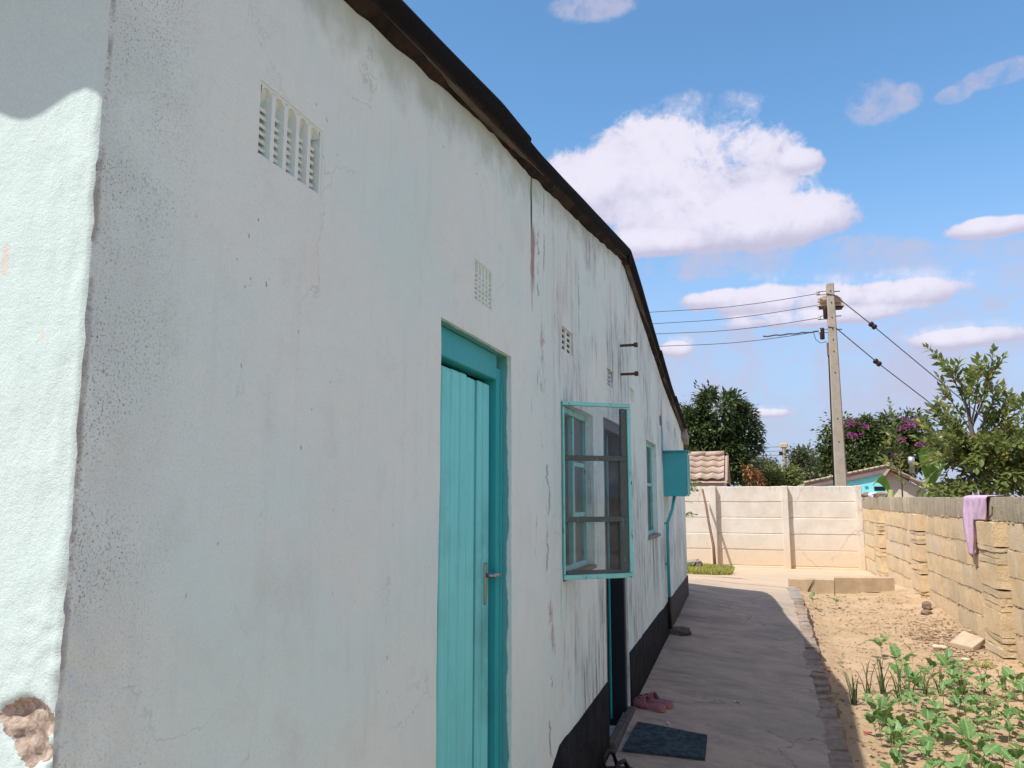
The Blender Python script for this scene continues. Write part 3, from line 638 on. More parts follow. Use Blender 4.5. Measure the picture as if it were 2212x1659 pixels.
mb = MB(); mb.tube([(-7.2, 5.03, 3.10), (-.748, 5.03, 3.105)], .05, 10); mb.build('ridge_cap', M_VERGE, roof, True)
mb = MB(); mb.box((-.775, 9.02, rl(9.0)-.045), (.06, .30, .10), Matrix.Rotation(-.2, 3, 'X'), jit=.006); mb.build('barge_end', M_CONC, roof, bevel=.006)
mb = MB(); mb.box((-4.0, 9.2, rl(9.2)-.03), (6.5, .04, .14)); mb.build('fascia', M_STICK, roof)

# air bricks
def louvre_vent(k, lid):
    y0, y1, z0, z1, d = HOLES[k]; v = MB(); n = 5; m = .006; w = (y1-y0-2*m)/n
    v.box((WX-.020, y0+m/2-.006, (z0+z1)/2), (.034, m+.012, z1-z0+.02)); v.box((WX-.020, y1-m/2+.006, (z0+z1)/2), (.034, m+.012, z1-z0+.02))
    v.box((WX-.020, (y0+y1)/2, z0-.001), (.033, y1-y0-2*m, .016)); v.box((WX-.020, (y0+y1)/2, z1+.006), (.033, y1-y0-2*m, .02))
    for c in range(n):
        ya = y0+m+c*w; yb = ya+w
        if c: v.box((WX-.0185, ya, (z0+z1)/2), (.031, .011, z1-z0-.012))
        r = (w-.008)/2; cy = (ya+yb)/2; zt = z1-.004; N = 8; P = []
        for x in (WX-.004, WX-.034):
            for t in range(N+1):
                a = math.pi*t/N; P += [(x, cy-r*math.cos(a), zt-r+r*math.sin(a)), (x, cy-r*math.cos(a), zt)]
        q = 2*(N+1)
        for t in range(N): v.add([P[2*t], P[2*t+2], P[2*t+3], P[2*t+1]], [(0, 1, 2, 3)]); v.add([P[2*t], P[2*t+2], P[q+2*t+2], P[q+2*t]], [(0, 3, 2, 1)])
    o = v.build('air_vent', M_PL, house, False)
    s0 = None
    for c in range(n):
        b = MB(); P = []
        for i in range(5):
            for q in range(3): P.append((WX-.006-.024*(i/4), y0+m+c*w+.004+(w-.008)*q/2, z1-.002-.030*(i/4)**1.3))
        b.grid(P, 5, 3); b.build('vent_hood', M_PL, o, True)
        ya = y0+m+c*w+.004; L = w-.008
        for s in range(7):
            zc = z0+.012+s*(z1-z0-.046)/6.2
            if s0 is None:
                b = MB(); b.box((0, 0, 0), (.020, L, .0060), Matrix.Rotation(.5, 3, 'Y')); s0 = b.build('louvre', M_PL, o, local=True); ob = s0
            else: ob = s0.copy(); link(ob, o)
            ob.location = Vector((WX-(.0225 if not lid else .014), ya+L/2, zc+.002*random.uniform(-1, 1)))-ORI[house]
        if lid:
            b = MB(); b.box((WX-.020, ya+L/2, (z0+z1)/2), (.006, L*.98, z1-z0-.02)); b.build('vent_back', M_PL, o)
    b = MB(); b.box((WX-d-.05, (y0+y1)/2, (z0+z1)/2), (.01, y1-y0+.02, z1-z0+.02)); b.build('vent_dark_sheet', M_DARK, o)  # near-black sheet stands in for the unlit hollow behind the slots
louvre_vent('v1', False); louvre_vent('v2', True)
for k in ('v3', 'v4', 'v5', 'v6', 'v7', 'v8'):
    y0, y1, z0, z1, d = HOLES[k]; v = MB(); ny, nzz = 2, 4; t = .019; th = .010
    py = (y1-y0)/ny; pzz = (z1-z0)/nzz
    for c in range(ny+1): v.box((WX-.013, y0+c*py, (z0+z1)/2), (th, t*1.7, z1-z0+.004))
    for c in range(nzz+1):
        for q in range(ny): v.box((WX-.0145, y0+(q+.5)*py, z0+c*pzz), (th, py-t*1.7, .010))
    o = v.build('air_vent', M_PL, house, bevel=.002)
    b = MB(); b.box((WX-.045, (y0+y1)/2, (z0+z1)/2), (.01, y1-y0+.02, z1-z0+.02)); b.build('vent_dark_sheet', M_DARK, o)  # near-black sheet again, painted darkness behind the square holes

# plank door
def dm(name, mat, boxes, parent, bevel=.003, jit=0):
    mb = MB()
    for c, d in boxes: mb.box(c, d, jit=jit)
    return mb.build(name, mat, parent, bevel=bevel)
fr_ = dm('door_frame', M_TQD, [((-.862, 2.549, .99), (.055, .054, 1.99)), ((-.862, 1.962, .99), (.055, .04, 1.99)), ((-.864, 2.252, 1.985), (.059, .54, .085))], house)
dm('frame_bead', M_TQD, [((-.833, 2.566, .97), (.008, .018, 1.93))], house, .002)
door = dm('door', M_DARK, [((-.895, 2.25, .95), (.012, .53, 1.86))], house)
eb = [1.985, 2.083, 2.157, 2.233, 2.292, 2.372, 2.446, 2.508]
for i in range(7):
    top = 1.925+random.uniform(-.003, .003); gap = .0035 if i != 4 else .0035
    a, b = eb[i]+.0036+(.007 if i == 5 else 0), eb[i+1]-.0036
    mb = MB(); mb.box((-.868+random.uniform(-.0015, .0015), (a+b)/2, top/2+.03), (.024, b-a, top-.06)); [mb.v.__setitem__(k, (mb.v[k][0], mb.v[k][1]+(.014 if i == 5 else 0), mb.v[k][2])) for k in (4, 5)]; mb.build('plank', M_PLANK, door, bevel=.0035)
hd = MB(); hd.box((-.8535, 2.468, 1.275), (.006, .022, .13)); hp = hd.build('door_handle', M_STEEL, door, bevel=.004)
hd = MB(); hd.tube([(-.853, 2.468, 1.300), (-.826, 2.468, 1.300)], .007, 10); hd.tube([(-.826, 2.462, 1.300), (-.823, 2.49, 1.301), (-.824, 2.532, 1.299)], [.0075, .0075, .006], 10); hd.build('door_lever', M_STEEL, door, True)

# window: fixed frame in the opening, casement swung out into the view
y0, y1, z0, z1, d = HOLES['win']
X = -.850
win = dm('window', M_SASH, [((X, y0+.018, (z0+z1)/2), (.03, .036, z1-z0)), ((X, y1-.018, (z0+z1)/2), (.03, .036, z1-z0)), ((X, (y0+y1)/2, z1-.015), (.03, y1-y0-.072, .03)), ((X, (y0+y1)/2, z0+.018), (.03, y1-y0-.072, .036)), ((X, 3.69, (z0+z1)/2), (.028, .03, z1-z0-.07))], house)
for (a, b) in ((3.705, y1-.036),):
    for zc in (z0+.26, z0+.50): dm('glazing_bar', M_SASH, [((X, (a+b)/2, zc), (.022, b-a, .022))], win)
    dm('fixed_pane', M_GLASS, [((X+.001, (a+b)/2, (z0+z1)/2), (.004, b-a, z1-z0-.07))], win, 0)
dm('window_sill', M_RUBBLE, [((-.865, (y0+y1)/2, z0+.004), (.15, y1-y0-.004, .018))], win, .003)
cur = MB(); yy = fr(3.32, 3.62, .012); cur.grid([(-1.02+.025*math.sin(y*75)+.01*math.sin(y*31), y, z) for y in yy for z in (1.15, 1.5, 1.98)], len(yy), 3); cur.build('curtain', M_CURT, house, True)
hinge = Vector((-.797, 3.296, 0)); tip = Vector((-.538, 3.497, 0)); dirv = (tip-hinge).normalized(); Ls = (tip-hinge).length; nrm = Vector((dirv.y, -dirv.x, 0))
Rz = Matrix(((dirv.x, nrm.x, 0), (dirv.y, nrm.y, 0), (0, 0, 1)))   # local x along the sash, local y out of its face
def sb(name, mat, lst, parent, bevel=.002):
    mb = MB()
    for (u0, u1, w0, w1, a, b) in lst:
        mb.box(hinge+dirv*((u0+u1)/2)+nrm*((w0+w1)/2)+Vector((0, 0, (a+b)/2)), (u1-u0, w1-w0, b-a), Rz)
    return mb.build(name, mat, parent, bevel=bevel)
ZB, ZT = 1.207, 1.957; R1, R2 = 1.455, 1.715
sash = sb('casement', M_SASH, [(0, Ls, -.013, .013, ZT-.017, ZT), (0, Ls, -.013, .013, ZB, ZB+.020), (Ls-.018, Ls, -.013, .013, ZB+.022, ZT-.022), (0, .007, -.013, .013, ZB+.022, ZT-.022)], house)
sb('sash_putty', M_PUTTY, [(Ls-.062, Ls-.0225, -.009, .011, ZB+.022, R1-.012), (Ls-.056, Ls-.0225, -.009, .010, R1+.012, R2-.011), (Ls-.048, Ls-.0225, -.009, .010, R2+.011, ZT-.0225), (.0165, Ls-.055, -.009, .010, ZB+.0225, ZB+.036)], sash)
for r in (R1, R2): sb('glazing_bar', M_PUTTY, [(.007, Ls-.022, -.011, .012, r-.011, r+.011)], sash)
for a, b in ((ZB+.02, R1-.01), (R1+.01, R2-.01), (R2+.01, ZT-.02)): sb('pane', M_GLASS, [(.006, Ls-.03, -.002, .002, a, b)], sash, 0)
# dark open doorway beyond the window
y0, y1, z0, z1, d = HOLES['dark']
dfr = dm('dark_door', M_NAVY, [((-.855, y0+.03, 1.09), (.10, .055, 1.78)), ((-.862, y1-.03, 1.09), (.10, .055, 1.78)), ((-.862, (y0+y1)/2, z1-.03), (.10, y1-y0-.12, .055))], house)
dm('inner_leaf', M_NAVY, [((-1.22, y1-.075, 1.1), (.62, .035, 1.72))], dfr)
dm('inner_leaf_edge', M_TQD, [((-.895, y1-.10, 1.1), (.012, .018, 1.70))], dfr, .002)
dm('threshold', simple('dark step cement', (.12, .105, .095), .9, .4, 20, .5), [((-.788, (y0+y1)/2+.01, .262), (.040, y1-y0+.02, .075))], dfr, .006, .004)
pl_ = MB(); pl_.box((-.83, 4.40, 1.40), (.012, .030, .036)); pl_.tube([(-.83, 4.392, 1.418), (-.83, 4.392, 1.445), (-.83, 4.408, 1.445), (-.83, 4.408, 1.418)], .003, 6); pl_.build('padlock', M_STEEL, dfr)
# small far window
y0, y1, z0, z1, d = HOLES['win2']; X = -.852
w2 = dm('window', M_SASH, [((X, y0+.02, (z0+z1)/2), (.03, .04, z1-z0)), ((X, y1-.02, (z0+z1)/2), (.03, .04, z1-z0)), ((X, (y0+y1)/2, z1-.015), (.03, y1-y0-.08, .03)), ((X, (y0+y1)/2, z0+.02), (.03, y1-y0-.08, .04)), ((X, (y0+y1)/2, z0+.40), (.026, y1-y0-.08, .025))], house)
dm('pane', M_GLASS, [((X, (y0+y1)/2, (z0+z1)/2), (.004, y1-y0-.08, z1-z0-.06))], w2, 0)
dm('window_sill', M_CONC, [((-.82, (y0+y1)/2, z0+.002), (.085, y1-y0+.03, .022))], w2, .004, .003)
for z in (2.49, 2.308):
    b = MB(); b.tube([(-.81, 4.88, z), (-.705, 4.88, z)], .0085, 8); b.tube([(-.712, 4.88, z), (-.690, 4.88, z)], .016, 6); b.build('anchor_bolt', M_RUST, house)

# meter box and its pipe
mbx = thing('meter_box', 'turquoise metal electricity meter box fixed high on the white wall', 'meter box', (WX, 7.2, 1.55))
b = MB(); b.box((-.703, 7.22, 1.748), (.196, .32, .386)); b.build('box_body', M_BOX, mbx, bevel=.006, seg=2)
b = MB(); b.box((-.697, 7.22, 1.947), (.232, .36, .012)); b.build('box_lid', M_BOX, mbx, bevel=.003)
b = MB(); b.box((-.6, 7.22, 1.745), (.010, .29, .35)); b.build('box_door', M_BOX, mbx, bevel=.003)
pipe = thing('conduit_pipe', 'thin turquoise conduit running down the wall below the meter box', 'pipe', (WX, 7.1, .4))
b = MB(); b.tube([(-.718, 7.14, 1.555), (-.735, 7.10, 1.44), (-.772, 7.05, 1.33), (-.776, 7.05, 1.2), (-.776, 7.06, .70)], .0135, 10); b.build('painted_length', M_BOX, pipe, True)
b = MB(); b.tube([(-.776, 7.06, .70), (-.775, 7.06, .44)], .0145, 10); b.build('black_length', M_BLACK, pipe, True)
for z in (1.325, .98): b = MB(); b.box((-.786, 7.055, z), (.03, .05, .018)); b.build('pipe_clip', M_BOX, pipe, bevel=.003)

# ------------------------------------------------------------------ things on the path
dmat = thing('doormat', 'dark blue-green felt doormat lying in front of the dark doorway', 'doormat', (-.53, 4.55, pz(-.53, 4.55)))
c = [(-.738, 4.325), (-.325, 4.395), (-.334, 4.740), (-.722, 4.766)]
mb = MB(); n = 10; P = []
for i in range(n+1):
    for j in range(n+1):
        u, v = i/n, j/n; x = (1-u)*(1-v)*c[0][0]+u*(1-v)*c[1][0]+u*v*c[2][0]+(1-u)*v*c[3][0]; y = (1-u)*(1-v)*c[0][1]+u*(1-v)*c[1][1]+u*v*c[2][1]+(1-u)*v*c[3][1]
        P.append((x, y, pz(x, y)+.016+.003*nz((x, y, 0), 7)))
mb.grid(P, n+1, n+1); low = [(x, y, z-.012) for x, y, z in P]; k = len(P); mb.grid(low, n+1, n+1)
for i in range(n):
    for a, b2 in ((i*(n+1), (i+1)*(n+1)), (i*(n+1)+n, (i+1)*(n+1)+n), (i, i+1), (n*(n+1)+i, n*(n+1)+i+1)): mb.f.append((a, b2, k+b2, k+a))
mb.build('felt', M_MAT, dmat)

def sandal(loc, rz, label):
    t = thing('sandal', label, 'sandal', loc, 'pink slide sandals by the doorway', rz)
    def out(u):   # half width along the sole, u 0 heel .. 1 toe
        return .030+.012*math.sin(math.pi*min(u*1.1, 1))*1.0 + (.006 if u > .55 else 0) - (.028*max(0, (u-.86)/.14)**2) - (.012*max(0, (.10-u)/.10)**2)
    def shell(h0, h1, name, mat, grow=0, u0=0, u1=1):
        m = MB(); N = 22; us = [u0+(u1-u0)*i/N for i in range(N+1)]; P = []
        for u in us:
            w = out(u)+grow; y = u*.225; lift = .010*max(0, (u-.8)/.2)**2
            for s, z in ((-1, h0), (-1, h1), (-.5, h1-.004), (0, h1-.006), (.5, h1-.004), (1, h1), (1, h0)): P.append((s*w, y, z+lift))
        m.grid(P, N+1, 7); m.f += [tuple(range(7)), tuple(N*7+i for i in range(7))[::-1]]
        return m.build(name, mat, t, True, local=True)
    shell(0, .012, 'outsole', M_SOLE, .002); shell(.0125, .034, 'footbed', M_SAND, 0)
    m = MB(); N = 12; us = [.40+.54*k/10 for k in range(11)]; P = []
    for k, u in enumerate(us):
        h = .060-.030*(k/10)**1.2; w = out(u)+.004
        for i in range(N+1):
            an = math.pi*i/N; ub = u+(.12*math.sin(an)*(1-k/10)); P.append((-w*math.cos(an), ub*.225, .016+h*math.sin(an)**.7))
    m.grid(P, 11, N+1); s = m.build('strap', M_SAND, t, True, local=True); so_ = s.modifiers.new('thick', 'SOLIDIFY'); so_.thickness = .004
    m = MB(); P = []
    for u in (.72, .74, .76):
        w = out(u)+.0055
        for i in range(N+1): an = math.pi*i/N; P.append((-w*math.cos(an), u*.225, .0175+.045*math.sin(an)**.7))
    m.grid(P, 3, N+1); m.build('strap_gap', M_BUCK, t, True, local=True)
    for u, hh in ((.66, .042), (.82, .032)):
        m = MB(); y = u*.225
        for dx in (-.016, .010): m.box((dx-.010, y, .022+hh+.001), (.004, .022, .005))
        for dy in (-.011, .011): m.box((-.013, y+dy, .022+hh+.001), (.028, .004, .005))
        m.build('buckle', M_BUCK, t, local=True)
    m = MB(); m.lathe((.018, .50*.225, .083), [(.005, 0), (.004, .003)], 8); m.build('stud', M_STEEL, t, True, local=True)
sandal((-.600, 5.055, pz(-.6, 5.05)+.004), math.radians(76), 'pink slide sandal lying nearer the doormat')
sandal((-.565, 5.145, pz(-.565, 5.145)+.004), math.radians(79), 'pink slide sandal behind its pair')
sh = thing('black_sandal', 'black strapped sandal at the foot of the black plinth', 'sandal', (-.74, 3.98, pz(-.74, 3.98)))
m = MB(); P = []
N = 14
for i in range(N+1):
    u = i/N; w = .036+.010*math.sin(math.pi*u)-.02*max(0, (u-.85)/.15)**2
    for s, z in ((-1, .0), (-1, .022), (1, .022), (1, 0)): P.append((-.79+.16*u-.45*s*w*.4, 3.99+.17*u*.25+s*w, pz(-.75, 4.0)+.004+z))
m.grid(P, N+1, 4); m.build('sole', M_BLACK, sh, True)
m = MB(); z0_ = pz(-.75, 4.)
m.tube([(-.76, 3.95, z0_+.02), (-.765, 3.965, z0_+.09), (-.755, 4.0, z0_+.11), (-.735, 4.04, z0_+.09), (-.72, 4.06, z0_+.025)], [.010, .011, .012, .011, .010], 8); m.build('strap', M_BLACK, sh, True)
m = MB(); m.tube([(-.72, 3.95, z0_+.02), (-.70, 3.98, z0_+.062), (-.68, 4.03, z0_+.062), (-.665, 4.06, z0_+.02)], .011, 8); m.build('strap', M_BLACK, sh, True)

fe = thing('feather', 'small white feather scrap lying on the grey path', 'feather', (-.186, 5.46, pz(-.186, 5.46)))
b = MB(); z0_ = pz(-.186, 5.46)+.006
for (dx, dy, an, L) in ((-.012, .012, 2.3, .04), (.008, -.014, -1.2, .03)):
    c_, s_ = math.cos(an), math.sin(an); pts = []
    for i in range(6):
        u = i/5; w = .006*math.sin(math.pi*min(u+.1, 1))
        pts += [(-.186+dx+c_*L*u-s_*w, 5.46+dy+s_*L*u+c_*w, z0_+.006*u), (-.186+dx+c_*L*u+s_*w, 5.46+dy+s_*L*u-c_*w, z0_+.004*u)]
    b.grid(pts, 6, 2)
b.build('vane', M_WHITE, fe)
b = MB(); b.tube([(-.20, 5.475, z0_), (-.186, 5.46, z0_), (-.176, 5.44, z0_)], .0025, 5); b.build('shaft', M_STICK, fe)
b = MB(); vs, fs = lump((-.563, 4.85, pz(-.563, 4.85)+.008), (.010, .006, .006), 3, 1); b.add(vs, fs); vs, fs = lump((-.556, 4.838, pz(-.556, 4.838)+.007), (.006, .008, .005), 5, 1); b.add(vs, fs)
tag(b.build('paper_scrap', M_WHITE), 'tiny white paper scrap between doormat and pink sandals', 'paper')
b = MB(); vs, fs = lump((-.725, 7.19, pz(-.72, 7.19)+.012), (.115, .085, .040), 8, 3, .5); b.add(vs, fs)
tag(b.build('cement_lump', simple('dirty cement lump', (.14, .125, .105), .95, .4, 16, .9, .01), smooth=True), 'rough grey cement lump at the foot of the conduit', 'cement lump')

# edging bricks along the path
edg = thing('brick_edging', 'row of rough muddy bricks edging the path beside the garden', 'edging', (.36, 7, .1))
y = 3.6; i = 0
while y < 11.05:
    L = random.uniform(.15, .22) if y < 9.6 else .27; x = .352+random.uniform(-.010, .010); z = pz(.30, y)
    bm = bmesh.new(); bmesh.ops.create_cube(bm, size=1); bmesh.ops.subdivide_edges(bm, edges=bm.edges[:], cuts=3, use_grid_fill=True)
    big = y >= 9.6
    for v in bm.verts:
        p = v.co.copy(); rr = .22 if not big else .06
        q = Vector((max(-.5, min(.5, p.x)), p.y, p.z)); s = p.normalized()*.56; p = p.lerp(s, rr)
        p = Vector((p.x*.125, p.y*L*1.22, p.z*.13)); p += noise.noise_vector((p+Vector((i, i*2, 0)))*13)*(.012 if not big else .004)+noise.noise_vector((p+Vector((i, 0, 7)))*40)*(.006 if not big else .002); v.co = p
    me = bpy.data.meshes.new('brick'); bm.to_mesh(me); bm.free(); me.materials.append(M_EDGE if not big else M_CONC); me.polygons.foreach_set('use_smooth', [True]*len(me.polygons))
    me.set_sharp_from_angle(angle=math.radians(45))
    o = bpy.data.objects.new('brick', me); link(o, edg); o.location = Vector((x, y+L/2, z-.058+random.uniform(-.010, .008)))-ORI[edg]
    o.rotation_euler = (random.uniform(-.12, .12)*(0 if big else 1), random.uniform(-.10, .10)*(0 if big else 1), random.uniform(-.10, .10))
    y += L*.97+.004; i += 1

# kerb across the far end of the bed
for (xa, xb, ya, yb, zt, lab, nm) in ((.31, .862, 11.18, 11.22, .50, 'cracked low concrete kerb slab beside the path end', 'kerb_slab'), (.872, 1.60, 11.20, 11.40, .53, 'longer low concrete kerb slab near the block wall', 'kerb_slab')):
    mb = MB(); n = 14; P = []
    for i in range(n+1):
        u = i/n; x = xa+(xb-xa)*u; y = ya+(yb-ya)*u
        for (dy, z) in ((0, .10), (-.004, zt-.012+.004*nz((x, 0, 0), 9)), (.010, zt+.004*nz((x, 1, 0), 7)), (.12, zt), (.13, .1)): P.append((x, y+dy+.003*nz((x, z, 2), 8), z))
    mb.grid(P, n+1, 5); mb.f += [tuple(range(5)), tuple(n*5+i for i in range(5))[::-1]]
    o = tag(mb.build(nm, simple('kerb cement', (.52, .39, .255), .95, .22, 7, .6, .006, obj=False)), lab, 'kerb', 'kerb slabs closing the bed')
    me = o.data; me.polygons.foreach_set('use_smooth', [False]*len(me.polygons))
mb = MB(); mb.tube([(.50, 11.185, .28), (.545, 11.186, .34), (.56, 11.187, .38), (.60, 11.188, .45), (.625, 11.189, .50)], [.004, .007, .006, .004, .002], 5); o = mb.build('kerb_crack', M_BLACK); o.parent = bpy.data.objects['kerb_slab']

# ------------------------------------------------------------------ block wall on the right
bw = thing('block_wall', 'sand coloured cement block garden wall with ragged piers', 'wall', (1.93, 9, 0))
def bwx(y): return 1.93-.012*(y-8)
mb = MB(); yy = fr(-3, 16.36, .4); P = []
for y in yy:
    x = bwx(y)
    for dx, z in ((.014, -.2), (.012, 1.535), (.135, 1.535), (.137, -.2)): P.append((x+dx, y, z))
mb.grid(P, len(yy), 4); mb.build('mortar', M_MORTAR, bw)
def blk(dx, dy, dz, jit, mat, seed):
    bm = bmesh.new(); bmesh.ops.create_cube(bm, size=1)
    bmesh.ops.subdivide_edges(bm, edges=bm.edges[:], cuts=2, use_grid_fill=True)
    for v in bm.verts:
        p = Vector((v.co.x*dx, v.co.y*dy, v.co.z*dz)); e = sum(abs(abs(a)-.5) < .01 for a in v.co)
        p += noise.noise_vector(p*14+Vector((seed, seed*3, 1)))*jit*(1.4 if e > 1 else .8)
        if e > 1: p -= Vector((v.co.x*.012, v.co.y*.008, v.co.z*.008))
        v.co = p
    me = bpy.data.meshes.new('block'); bm.to_mesh(me); bm.free(); me.materials.append(mat); me.polygons.foreach_set('use_smooth', [True]*len(me.polygons)); me.set_sharp_from_angle(angle=math.radians(40)); return me
COURSES = [(1.545, 1.345)] + [(1.335-.222*i, 1.335-.222*(i+1)+.012) for i in range(6)]
V = [blk(.06, .385, .205, .006, M_COPE, s) for s in range(5)], [blk(.06, .385, .2175, .006, M_BLOCK, s+9) for s in range(7)]
PIERS = ((7.58, 8.12), (10.82, 11.36), (13.85, 14.4), (4.3, 4.8))
for ci, (zt, zb) in enumerate(COURSES):
    y = 6.2+(.2 if ci % 2 else 0)
    while y < 16.3:
        L = random.choice((.37, .39, .395, .40)) if ci else random.choice((.36, .39, .39, .2))
        L = min(L, 16.34-y)
        if L < .1: break
        me = random.choice(V[0 if ci == 0 else 1]); o = bpy.data.objects.new('block', me); link(o, bw)
        yc = y+L/2; o.location = Vector((bwx(yc)+.026+random.uniform(-.005, .004), yc, (zt+zb)/2+random.uniform(-.003, .003)))-ORI[bw]
        o.scale = (1, (L+.003)/.385, 1); o.rotation_euler = (random.uniform(-.012, .012), random.uniform(-.012, .012), .012+random.uniform(-.012, .012))
        y += L
mb = MB()
for (zt, zb) in COURSES: mb.box((bwx(2)+.03, 1.6, (zt+zb)/2), (.06, 9.1, zt-zb-.012))
mb.build('plain_courses', M_BLOCK, bw)
for (a, b2) in PIERS:
    pr = bpy.data.objects.new('pier', None); link(pr, bw); pr.location = (0, 0, 0); ORI[pr] = ORI[bw]
    z = 1.335; kk = 0
    while z > .12:
        solid = kk % 2 == 0
        hs = (.20,) if solid else tuple(random.uniform(.040, .075) for _ in range(3))
        for h in hs:
            yc, xx = (a+b2)/2, bwx((a+b2)/2)
            w = (b2-a)*(1 if solid else random.uniform(.95, .99)); dpt = .115 if solid else random.uniform(.106, .116)
            bm = bmesh.new(); bmesh.ops.create_cube(bm, size=1); bmesh.ops.subdivide_edges(bm, edges=bm.edges[:], cuts=4, use_grid_fill=True)
            for v in bm.verts:
                p = Vector((v.co.x*dpt, v.co.y*w, v.co.z*(h-.006))); j = .008 if solid else .009
                p += noise.noise_vector(p*(9 if solid else 18)+Vector((z*31, a*3, kk)))*j; v.co = p
            me = bpy.data.meshes.new('brick'); bm.to_mesh(me); bm.free(); me.materials.append(M_BLOCK if (solid and kk) else (M_COPE if solid and kk == 0 and False else M_BLOCK)); me.polygons.foreach_set('use_smooth', [True]*len(me.polygons)); me.set_sharp_from_angle(angle=math.radians(24))
            o = bpy.data.objects.new('brick', me); link(o, pr); o.location = Vector((xx-dpt/2+.022+random.uniform(-.003, .003)*(0 if solid else 1), yc+random.uniform(-.006, .006)*(0 if solid else 1), z-h/2))-ORI[bw]
            o.rotation_euler = (random.uniform(-.03, .03)*(0 if solid else 1), 0, random.uniform(-.012, .012)*(0 if solid else 1)); z -= h+.001
        kk += 1
mb = MB()
for ci, (zt, zb) in enumerate(COURSES):
    for k in range(150):
        y = random.uniform(6.4, 16.2); q = random.uniform(.004, .011)*(1.3 if ci < 3 else 1)
        vs, fs = lump((bwx(y)-.001, y, zb-.006+random.uniform(-.007, .007)), (q*.6, q*1.7, q*.7), k+ci*9, 1, .6); mb.add(vs, fs)
o = mb.build('mortar_crumbs', M_MORTAR, bw); o['kind'] = 'stuff'
# wire hook sticking out of the coping near the towel
b = MB(); q = bwx(7.95); b.tube([(q-.0, 8.02, 1.33), (q-.06, 7.97, 1.335), (q-.075, 7.78, 1.36), (q-.06, 7.70, 1.40), (q-.055, 7.69, 1.47)], .006, 6)
tag(b.build('wire_hook', M_RUST), 'bent rusty wire hook poking from the block wall beside the mauve towel', 'hook')
# towel
tw = thing('towel', 'mauve towel hanging over the top of the block wall', 'towel', (1.92, 8.3, 1.5))
def towel(rows):
    m = MB(); nu, nv = 26, 34; P = []
    for i in range(nu):
        u = i/(nu-1)
        for j in range(nv):
            P.append(rows(u, j/(nv-1)))
    m.grid(P, nu, nv); o = m.build('cloth', M_CLOTH, tw, True); s = o.modifiers.new('thick', 'SOLIDIFY'); s.thickness = .004; return o
def tw1(u, v):
    y = 8.70-.74*u; drop = (.475 if u < .45 else .475-.33*min((u-.45)/.07, 1)) + .03*math.sin(u*13)+.02*math.sin(u*29)
    if .45 <= u: drop = max(.15, drop)
    s = v*(drop+.24)
    x = bwx(y); pin = 1-.22*min(max(s-.2, 0)/.5, 1)
    yy_ = 8.50+(y-8.50)*pin+.02*math.sin(v*5+u*3)
    if s < .16: X_, Z_ = x+.10-.115*(s/.16), 1.556
    elif s < .20: t = (s-.16)/.04; X_, Z_ = x-.015-.018*math.sin(t*math.pi/2), 1.556-.02*(1-math.cos(t*math.pi/2))
    else:
        dd = s-.2; X_, Z_ = x-.034-.022*math.sin(u*24+dd*6)*min(1, dd*8)-.02*dd, 1.536-dd
    if v < .2: Z_ += .006*math.sin(u*20)
    return (X_, yy_, Z_)
towel(tw1)
# rubble and a bag on the far end of the wall top
for (nm, px, r, mt, lab, cat) in (('rubble_piece', 1874, (.10, .08, .055), M_RUBBLE, 'brown rubble lump on the far end of the block wall', 'rubble'), ('plastic_bag', 1893, (.09, .10, .06), M_BLUE, 'crumpled white and blue bag on top of the block wall', 'bag'), ('stone', 1914, (.12, .09, .05), M_RUBBLE, 'flat brown stone on the block wall beside the crumpled bag', 'stone')):
    yy_ = {1874: 16.05, 1893: 15.3, 1914: 14.45}[px]; b = MB(); vs, fs = lump((bwx(yy_)+.06, yy_, 1.575), r, px % 13, 2, .5); b.add(vs, fs); tag(b.build(nm, mt), lab, cat)

# ------------------------------------------------------------------ precast panel wall
pw = thing('panel_wall', 'pale precast concrete panel wall closing the yard', 'wall', (0, 16.45, 0))
POSTS = [-6.15, -4.83, -3.51, -2.19, -.90, .458, 1.775]
V_ = {}
for a, b2 in zip(POSTS[:-1], POSTS[1:]):
    for r in range(6):
        zt = 1.755-.306*r; w = b2-a-.10
        mb = MB(); n = 16; P = []
        for i in range(n+1):
            u = i/n; x = a+.05+w*u; sag = .007*nz((x, r, 0), 2.2)+.004*nz((x, r, 4), 8)
            up = (.010*nz((x, 5, 5), 3)+.006*nz((x, 1, 5), 14)) if r == 0 else sag
            for dy, z in ((.045, zt+up), (.010, zt+up-.001), (.0, zt+up-.012), (.0+.004*nz((x, r, 9), 3), zt-.15), (0, zt-.290+sag), (.010, zt-.301+sag), (.045, zt-.3015+sag)): P.append((x, 16.45+dy+.004*math.sin(r*2.1+a), z))
        mb.grid(P, n+1, 7); mb.build('panel', M_PINK, pw, False)
for x in POSTS:
    mb = MB(); mb.box((x, 16.42, .78), (.125, .15, 1.965), jit=.004); mb.build('post', M_PINK, pw, bevel=.008)
mb = MB(); mb.box((-2.2, 16.47, .75), (8.0, .02, 1.9)); mb.build('panel_backing', M_PINK, pw)
